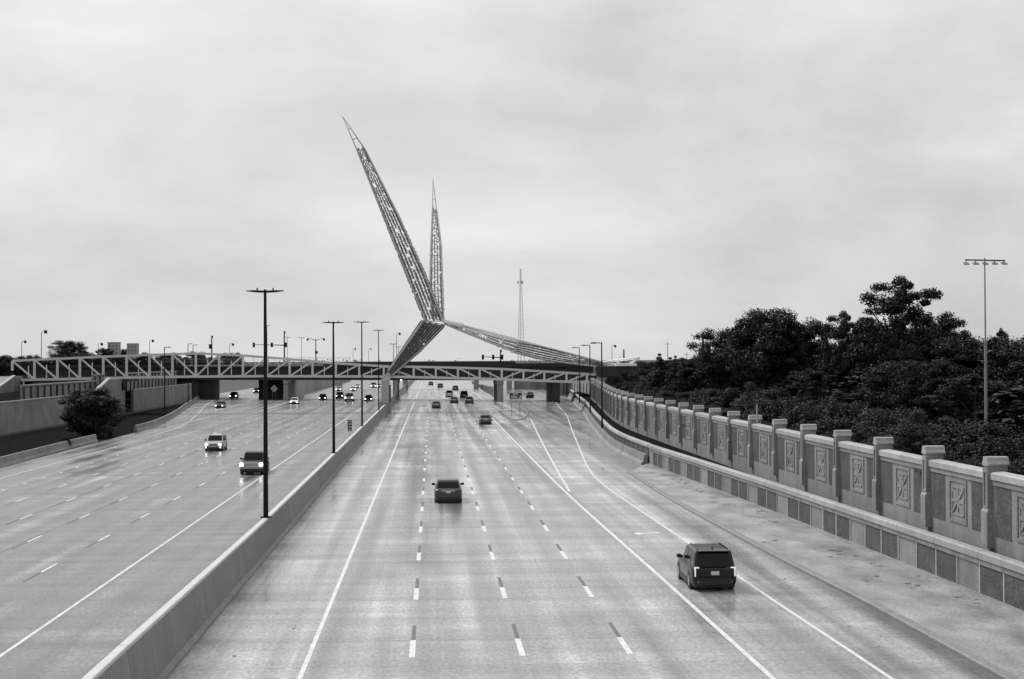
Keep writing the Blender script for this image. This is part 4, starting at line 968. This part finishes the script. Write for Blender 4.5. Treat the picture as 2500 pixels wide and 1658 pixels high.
        MB().box(-W * 0.76, W * 0.76, yb - 0.02, yb + 0.25, 0.26, 0.455).build('valance', M_TRIM, o)
        MB().box(-W * 0.5, W * 0.5, yb - 0.012, yb + 0.1, z + 0.03, z + 0.07).build('lamp_bar', M_CHROME, o)
    else:
        MB().box(-W * 0.92, W * 0.92, -Lh + 0.12, -1.0, P['zt'] - 0.05, P['zt'] + 0.01).build('bed_cover', M_TRIM, o)
        MB().box(-W * 0.93, W * 0.93, yb - 0.1, yb + 0.05, 0.52, 0.72).build('rear_bumper', M_CHROME, o)
        for s in (-1, 1): MB().box(min(s * W * 0.82, s * W * 0.97), max(s * W * 0.82, s * W * 0.97), yb - 0.01, yb + 0.1, 0.8, 1.12).build('tail_lamp', M_TAILOFF, o)
    if plate:
        pl_ = MB().box(-0.17, 0.17, yb - 0.03, yb - 0.0, 0.72, 0.88).build('number_plate', M_PLATE, o)
    # front
    yf = Lh; zn = P['nose']
    if kind == 'pickup':
        gr = MB().box(-0.62, 0.62, yf - 0.10, yf + 0.02, 0.74, 1.10).build('grille', M_TRIM, o)
        for z in (0.74, 0.86, 0.98, 1.08): MB().box(-0.64, 0.64, yf + 0.021, yf + 0.05, z, z + 0.05).build('grille_bar', M_WHITE, gr)
        for s in (-1, 1): MB().box(min(s * 0.6, s * 0.68), max(s * 0.6, s * 0.68), yf + 0.021, yf + 0.05, 0.74, 1.13).build('grille_bar', M_WHITE, gr)
        MB().box(-W * 0.97, W * 0.97, yf - 0.12, yf + 0.12, 0.60, 0.66).build('bumper_strip', M_CHROME, o)
        MB().box(-W * 0.95, W * 0.95, yf - 0.2, yf + 0.10, 0.36, 0.598).build('front_bumper', M_TRIM, o)
        hl = [(0.70, 0.97, 0.78, 1.04)]
    else:
        MB().box(-W * 0.42, W * 0.42, yf - 0.12, yf + 0.015, zn - 0.24, zn - 0.12).build('grille', M_TRIM, o)
        MB().box(-W * 0.74, W * 0.74, yf - 0.12, yf + 0.02, g + 0.06, g + 0.26).build('air_dam', M_TRIM, o)
        hl = [(W * 0.60, W * 0.88, zn - 0.24, zn - 0.08)]
        if kind == 'suv' and head == 2: hl.append((W * 0.66, W * 0.84, zn - 0.50, zn - 0.38))
    for x0, x1, z0, z1 in hl:
        for s in (-1, 1):
            MB().box(min(s * x0, s * x1), max(s * x0, s * x1), yf - 0.2, yf + (0.04 if kind == 'pickup' else -0.005), z0, z1).build('headlamp', M_HEAD if head else M_CHROME, o)
    MB().box(-0.15, 0.15, yf + 0.02, yf + 0.03, g + 0.28, g + 0.36).build('front_plate', M_PLATE, o) if detail > 1 and kind != 'pickup' else None
    return o
PI = math.pi
def onroad(px, py): q = gp(px, py, 0.006); return q
# the two nearest on the right carriageway
vehicle('suv', 'big black SUV with roof rails and lit hooked tail lamps in the exit lane', (12.05, 67.6, 0), -0.01, 0.012, group='vehicles driving away')
vehicle('cross', 'grey crossover seen from behind in the second lane, nearest the median', (1.08, 108.9, 0), 0, 0.10, group='vehicles driving away')
away = 'vehicles driving away'
for kind, px, py, v, lab in (('sedan', 1186, 1036.8, 0.16, 'grey car just before the exit gore, alone in the fourth lane'), ('sedan', 1065, 997.5, 0.18, 'pale grey car below the footbridge, straight ahead of the crossover'), ('sedan', 1109, 985, 0.08, 'dark car under the footbridge, to the left of another in shadow'), ('cross', 1146, 985.6, 0.10, 'dark car under the footbridge beside the gore side lane'), ('van', 1133, 973, 0.012, 'black van just beyond the overpass shadow line'), ('van', 1097, 970.5, 0.50, 'pale van beyond the overpass next to the black van'), ('cross', 1112, 953.5, 0.05, 'dark car at the rail bridge, ahead of the vans'), ('cross', 1075, 947, 0.05, 'small dark car beyond the rail bridge in the second lane'), ('sedan', 1052, 941, 0.06, 'farthest small dark car driving away near the median'), ('sedan', 1295, 971.6, 0.03, 'dark car climbing the exit ramp right of the exit sign')):
    q = onroad(px, py); vehicle(kind, lab, (q.x, q.y + 2.3, 0), 0, v, tail=True, detail=1, group=away)
toward = 'vehicles driving towards the camera'
q = onroad(614, 1160); vehicle('pickup', 'dark pickup truck with chrome grille passing behind the nearest lamp pole', (-15.75, q.y + 2.9, 0), PI, 0.03, head=1, group=toward)
q = onroad(520, 1101.6); vehicle('suv', 'silver SUV with four lit lamps in the middle of the far carriageway', (-24.1, q.y + 2.4, 0), PI, 0.42, head=2, group=toward)
for kind, px, py, v, lab in (('sedan', 534.5, 996.6, 0.05, 'dark car with bright headlamps on the outer ramp, reflections on the wet road'), ('suv', 568.5, 973.5, 0.015, 'black SUV with headlamps leaving the dark opening beside the wall'), ('suv', 625.5, 960, 0.06, 'dark car coming down the ramp beyond the overpass'), ('sedan', 717, 987, 0.65, 'white car just in front of the overpass columns'), ('sedan', 786.7, 976.6, 0.03, 'low dark car with headlamps, just right of the white car'), ('suv', 828.5, 973.6, 0.04, 'tall dark car half hidden behind the second median lamp'), ('pickup', 852, 980, 0.05, 'dark pickup between the second and third median lamps'), ('sedan', 899, 979.5, 0.02, 'black car partly behind the third median lamp'), ('van', 911.5, 947, 0.35, 'grey truck-like van far off near the pillar'), ('sedan', 926, 946, 0.5, 'far pale car beside the pillar with headlamps'), ('sedan', 862, 955, 0.7, 'white car beyond the overpass, ahead of the pickup'), ('sedan', 873, 948, 0.6, 'farthest white car beyond the overpass'), ('sedan', 826, 955, 0.5, 'pale car right behind the tall dark car')):
    q = onroad(px, py); vehicle(kind, lab, (q.x, q.y + 2.4, 0), PI, v, head=1, detail=1, group=toward)

# ================================================================== TREES AND SHRUBS
def crown_mesh(name, rx, rz, n_clump, n_leaf, leaf, m, seed, shape='round', clump=0.3, low=0.0):
    rnd = random.Random(seed); mb = MB(); cl = []
    for i in range(n_clump):
        while True:
            x, y, z = (rnd.uniform(-1, 1) for _ in range(3))
            d2 = x * x + y * y + z * z
            if d2 > 1: continue
            if shape == 'round' and d2 < 0.18: continue
            if shape == 'cone':
                zz = (z + 1) / 2
                if math.hypot(x, y) > (1 - zz) ** 0.8 * 1.0: continue
            break
        rr = clump * rnd.uniform(0.55, 1.25)
        if shape == 'cone': rr *= 0.6
        lump = 1.0
        if shape == 'round':
            a_ = math.atan2(y, x); lump = 0.82 + 0.22 * math.sin(2 * a_ + seed) + 0.16 * math.sin(3 * a_ + 2.1 * z * 2 + seed * 1.7) + 0.12 * math.sin(5 * z + a_ + seed)
        cl.append((Vector((x * rx * lump, y * rx * lump, z * rz * (0.75 + 0.28 * lump))), rr * min(rx, rz)))
    for c, r in cl:
        an = (rnd.uniform(0.6, 1.5), rnd.uniform(0.6, 1.5), rnd.uniform(0.4, 1.0))
        for k in range(n_leaf):
            d = Vector((rnd.gauss(0, 0.55), rnd.gauss(0, 0.55), rnd.gauss(0, 0.5)))
            if d.length > 1.15: d *= 1.15 / d.length * rnd.uniform(0.6, 1)
            p = c + Vector((d.x * r * an[0], d.y * r * an[1], d.z * r * an[2]))
            nrm = (d + Vector((rnd.gauss(0, 0.6), rnd.gauss(0, 0.6), rnd.gauss(0.4, 0.6)))).normalized()
            a = nrm.orthogonal().normalized(); a.rotate(Matrix.Rotation(rnd.uniform(0, 6.28), 3, nrm)); b = nrm.cross(a)
            s = leaf * rnd.uniform(0.6, 1.3)
            mb.add([p - a * s, p - b * s * 0.6, p + a * s, p + b * s * 0.6], [(0, 1, 2, 3)])
    return mb.mesh(name, m, fix=False), cl
def trunk_mesh(name, cl, h, r, seed, limbs=16):
    rnd = random.Random(seed); mb = MB()
    top = Vector((rnd.uniform(-.3, .3), rnd.uniform(-.3, .3), h * 0.75))
    fork = Vector((0, 0, h * 0.35))
    mb.tube([(0, 0, -0.3), fork * 0.5 + Vector((rnd.uniform(-.1, .1), 0, 0)), fork, fork.lerp(top, 0.5), top], [r * 1.3, r, r * 0.85, r * 0.5, r * 0.15], 7)
    for c, rr in rnd.sample(cl, min(limbs, len(cl))):
        e = c + Vector((0, 0, h * 0.62)); s = fork.lerp(top, rnd.uniform(0.0, 0.6)); m_ = s.lerp(e, 0.5) + Vector((0, 0, 0.2))
        mb.tube([s, m_, e], [r * 0.4, r * 0.25, r * 0.06], 5)
    return mb.mesh(name, M_BARK, 60)
KIND = {}
def tree_kind(key, rx, rz, ht, nc, nl, leaf, m, seed, shape='round', clump=0.3, tr=0.22):
    cm, cl = crown_mesh('crown', rx, rz, nc, nl, leaf, m, seed, shape, clump); KIND[key] = (cm, trunk_mesh('trunk', cl, ht, tr, seed + 1), rx, rz, ht)
tree_kind('oak', 4.2, 3.6, 10, 135, 330, 0.095, M_LEAF, 11, clump=0.22)
tree_kind('oak_b', 4.2, 3.4, 10, 125, 350, 0.095, M_LEAF, 23, clump=0.22)
tree_kind('open', 3.6, 4.4, 12, 75, 400, 0.095, M_LEAF, 35, clump=0.19, tr=0.28)
tree_kind('dense', 2.0, 1.6, 4, 120, 420, 0.065, M_LEAF, 83, clump=0.36, tr=0.1)
tree_kind('cone', 1.5, 3.2, 7, 60, 90, 0.16, M_LEAF, 47, 'cone', 0.42, 0.12)
tree_kind('bush', 2.0, 1.5, 3, 48, 420, 0.062, M_LEAF2, 59, clump=0.42, tr=0.08)
tree_kind('bush_b', 2.0, 1.3, 3, 48, 420, 0.062, M_LEAF, 61, clump=0.42, tr=0.08)
tree_kind('pale', 1.9, 2.6, 5, 80, 260, 0.062, M_LEAF3, 73, 'cone', 0.42, tr=0.08)
def tree(key, X, Yd, z0, z1, wd, label, group, name='tree', cat='tree', rot=None):
    cm, tm, rx, rz, ht = KIND[key]
    o = thing(name, label, cat, (X, Yd, z0), random.uniform(0, 6.28) if rot is None else rot, group)
    h = z1 - z0; czr = h * (0.38 if cat == 'tree' else 0.48); cz = h - czr * 0.97
    c = put('crown', cm, o, (0, 0, cz)); c.scale = (wd / rx, wd / rx, czr / rz)
    k = put('trunk', tm, o); k.scale = (wd / rx, wd / rx, h / (ht * 1.05))
    return o
def hz(px): return VPY - math.tan(ROLL) * (px - VPX)
def tree_px(key, px, top, d, halfpx, label, group, z0=3.8, **kw):
    q = yp(px, top, d); return tree(key, q.x, d, z0, q.z, halfpx * d / F, label, group, **kw)
G = 'trees on the bank behind the wall'
for key, px, top, d, hw_, lab in (
    ('open', 2195, 675, 122, 118, 'tallest tree with an open crown and bare limbs, left of the floodlight mast'),
    ('oak', 2290, 775, 128, 88, 'broad dark tree against the right flank of the tallest tree'),
    ('oak_b', 2130, 800, 132, 80, 'dark tree filling the left foot of the tallest tree'),
    ('open', 2058, 762, 135, 66, 'slim dark tree with a knobbed top between the broad group and the tallest tree'),
    ('oak', 1865, 762, 150, 118, 'broad rounded tree making the left shoulder of the wood'),
    ('oak_b', 1960, 792, 150, 95, 'dark tree right behind the broad rounded one'),
    ('oak', 1775, 812, 165, 78, 'dark tree stepping down at the left side of the wood'),
    ('oak_b', 2400, 838, 118, 84, 'dark tree directly behind the floodlight mast'),
    ('oak', 2480, 842, 112, 80, 'dark tree cut by the picture edge beside the floodlight mast'),
    ('open', 2440, 806, 140, 38, 'small tree with a sparse top just right of the floodlight mast'),
    ('oak_b', 1690, 880, 180, 70, 'low dark tree right of the pointed ones'),
    ('oak', 1575, 890, 330, 40, 'dark rounded tree behind the tip of the white sculpture tail'),
    ('oak_b', 1612, 912, 215, 46, 'low tree below the pointed evergreens')):
    tree_px(key, px, top - 8, d, hw_ * 1.1, lab, G)
for px, top, d, hw_, lab in ((1610, 852, 200, 24, 'first pointed evergreen in the gap of the treeline'), (1634, 862, 200, 20, 'second pointed evergreen, slightly shorter than its neighbour'), (1650, 858, 205, 18, 'third pointed evergreen, slim and leaning near the others'), (1668, 872, 195, 22, 'fourth pointed evergreen standing clear at the dip'), (1713, 838, 178, 20, 'pointed evergreen around the thick dark pole'), (1730, 832, 178, 17, 'pointed evergreen right of the thick dark pole')):
    tree_px('cone', px, top, d, hw_, lab, 'pointed evergreens', name='evergreen_tree')
# far trees on the left bank
for key, px, top, d, hw_, lab, z0 in (('oak', 172, 832, 470, 52, 'domed dark tree rising above the footbridge truss', 6), ('oak_b', 255, 850, 560, 26, 'small tree in front of the block building', 6), ('oak', 300, 852, 575, 16, 'small tree squeezed between the two block buildings', 6), ('oak_b', 12, 868, 330, 44, 'dark tree cut by the picture edge at the footbridge end', 5.5), ('oak', 50, 880, 340, 30, 'lower dark tree beside the footbridge end', 5.5)):
    tree_px(key, px, top, d, hw_, lab, 'trees on the far bank', z0)
# round tree in the verge
q = gp(222, 1068); tree('dense', q.x, q.y, -0.4, 6.3, 3.5, 'round black-green tree in front of the stained retaining wall', 'verge trees', rot=0.4)
tree('bush_b', q.x + 0.6, q.y - 0.8, 0, 3.6, 3.0, 'dark undergrowth at the foot of the round verge tree', 'verge trees', name='shrub', cat='shrub')
# shrubs filling the bank, nearest to farthest
wh = ['clipped behind the', 'just behind the']
n = 0
shr = []
rnd = random.Random(5)
for row, (off, ztop, wd) in enumerate(((3.7, 5.1, 2.1), (6.2, 6.3, 2.8), (11.5, 9.4, 3.3), (18, 11.2, 4.2))):
    d = 58 + row * 2.0
    while d < (250 if row else 275):
        X = poly_at(upper, d) + off + rnd.uniform(-0.8, 0.8)
        shr.append((X, d + rnd.uniform(-1, 1), ztop + rnd.uniform(-0.5, 0.7) - (0.6 if d > 200 else 0), wd * rnd.uniform(0.85, 1.2), row)); d += (3.8, 5.2, 9.0, 11.0)[row] * (1.0 if d < 150 else 1.35)
ORD = ['first', 'second', 'third', 'fourth', 'fifth', 'sixth', 'seventh', 'eighth', 'ninth', 'tenth', 'eleventh', 'twelfth', 'thirteenth', 'fourteenth', 'fifteenth', 'sixteenth', 'seventeenth', 'eighteenth', 'nineteenth', 'twentieth'] + ['twenty-' + q_ for q_ in ('first', 'second', 'third', 'fourth', 'fifth', 'sixth', 'seventh', 'eighth', 'ninth')]
rows_l = ['front-row shrub', 'second-row shrub', 'tree in the middle of the wood', 'tree at the back of the wood']
rows_g = ['front row of shrubs behind the wall', 'second row of shrubs behind the wall', 'trees in the middle of the wood', 'trees at the back of the wood']
seen = {}
for X, d, zt, wd, row in sorted(shr, key=lambda q: q[1]):
    key = rnd.choice(('bush', 'bush_b', 'bush_b', 'pale')) if row < 2 else rnd.choice(('oak', 'oak_b', 'open', 'open', 'cone'))
    if key == 'pale': zt += rnd.uniform(0.6, 1.6); wd *= 0.8
    px = VPX + X * F / d; k = max(0, int((VPX + 23.5 * F / 63.7 - px) // 1)); dv = X and d * 23.5 / X
    idx = max(0, min(len(ORD) - 1, int(round((d * 23.6 / X - 63.7) / 8.05))))
    c = seen.get((row, idx), 0); seen[(row, idx)] = c + 1
    lab = ORD[c] + ' ' + rows_l[row] + ' behind the ' + ORD[idx] + ' wall post'
    tree(key, X, d, 3.6, zt, wd, lab, rows_g[row], name='shrub' if row < 2 else 'tree', cat='shrub' if row < 2 else 'tree', rot=rnd.uniform(0, 6.28))
# dark trees behind the left part of the footbridge
for i in range(18):
    tree(rnd.choice(('oak', 'oak_b')), -56 - i * 3.6, 436 + rnd.uniform(0, 14), 4.5, 11.6 + rnd.uniform(-0.8, 0.9), 3.8, ORD[i] + ' dark tree of the row behind the truss, counted towards the picture edge', 'row of dark trees behind the truss', name='tree', cat='shrub')
for i, (px, top, d, hw_) in enumerate(((1495, 915, 272, 22), (1530, 905, 280, 26), (1568, 900, 276, 28), (1510, 935, 250, 22), (1550, 932, 255, 26))):
    tree_px('oak_b' if i % 2 else 'bush_b', px, top, d, hw_, ORD[i] + ' dark bush crowding the far end of the footbridge below the white tail', 'bushes at the footbridge end', name='shrub', cat='shrub')
# weeds at the foot of the outer barrier
for px, py, h, lab in ((156, 1095, 1.35, 'tallest weed sprouting at the foot of the outer barrier'), (201, 1082, 0.8, 'small weed right of the tallest one at the outer barrier'), (245, 1073, 0.8, 'weed near the square end of the outer barrier'), (265, 1068, 0.75, 'last weed before the gap in the outer barrier')):
    q = gp(px, py); tree('bush_b', q.x + 0.2, q.y, 0, h, h * 0.5, lab, 'weeds along the barrier', name='weed', cat='weed')
# far treeline on the horizon
mb = MB(); rnd = random.Random(3)
for i in range(360):
    X = rnd.uniform(-700, 900); Yd = rnd.uniform(1300, 1700); r = rnd.uniform(4, 10); h = rnd.uniform(4, 10)
    for k in range(70):
        p = Vector((X + rnd.gauss(0, r * 0.5), Yd + rnd.gauss(0, 3), abs(rnd.gauss(h * 0.5, h * 0.22)))); s = rnd.uniform(0.5, 1.1)
        a = Vector((rnd.gauss(0, 1), rnd.gauss(0, 1), rnd.gauss(0, 1))).normalized(); b = a.orthogonal().normalized()
        mb.add([p - a * s, p - b * s, p + a * s, p + b * s], [(0, 1, 2, 3)])
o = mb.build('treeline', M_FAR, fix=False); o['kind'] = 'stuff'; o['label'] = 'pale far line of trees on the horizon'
# leaves and soil washed onto the apron and along the kerb
mb = MB(); rnd = random.Random(9)
for i in range(46):
    d = rnd.uniform(60, 140); c0 = lerp(poly_at(kerb_pl, min(d, 134)) + 0.7, poly_at(right_foot, d) - 0.7, rnd.random() ** 0.5)
    for q_ in range(rnd.randint(1, 5)):
        X = c0 + rnd.gauss(0, 0.25); dd_ = d + rnd.gauss(0, 0.5); n = 9; rr = rnd.uniform(0.02, 0.10)
        mb.add([(X + math.cos(2 * PI * k / n) * rr * rnd.uniform(0.8, 4.0), dd_ + math.sin(2 * PI * k / n) * rr * rnd.uniform(0.4, 1.6), 0.172) for k in range(n)], [tuple(range(n))])
for i in range(40):
    X, d = rnd.choice(((rnd.uniform(-8.2, -5), rnd.uniform(46, 120)), (poly_at(kerb_pl, 90) - rnd.uniform(0, 1.5), rnd.uniform(50, 130)))); n = 6; rr = rnd.uniform(0.02, 0.07)
    mb.add([(X + math.cos(2 * PI * k / n) * rr * rnd.uniform(0.5, 1.6), d + math.sin(2 * PI * k / n) * rr * 2, 0.006) for k in range(n)], [tuple(range(n))])
o = mb.build('debris', M_TAR, fix=False); o['kind'] = 'stuff'; o['label'] = 'dark leaf litter and soil scattered on the concrete'
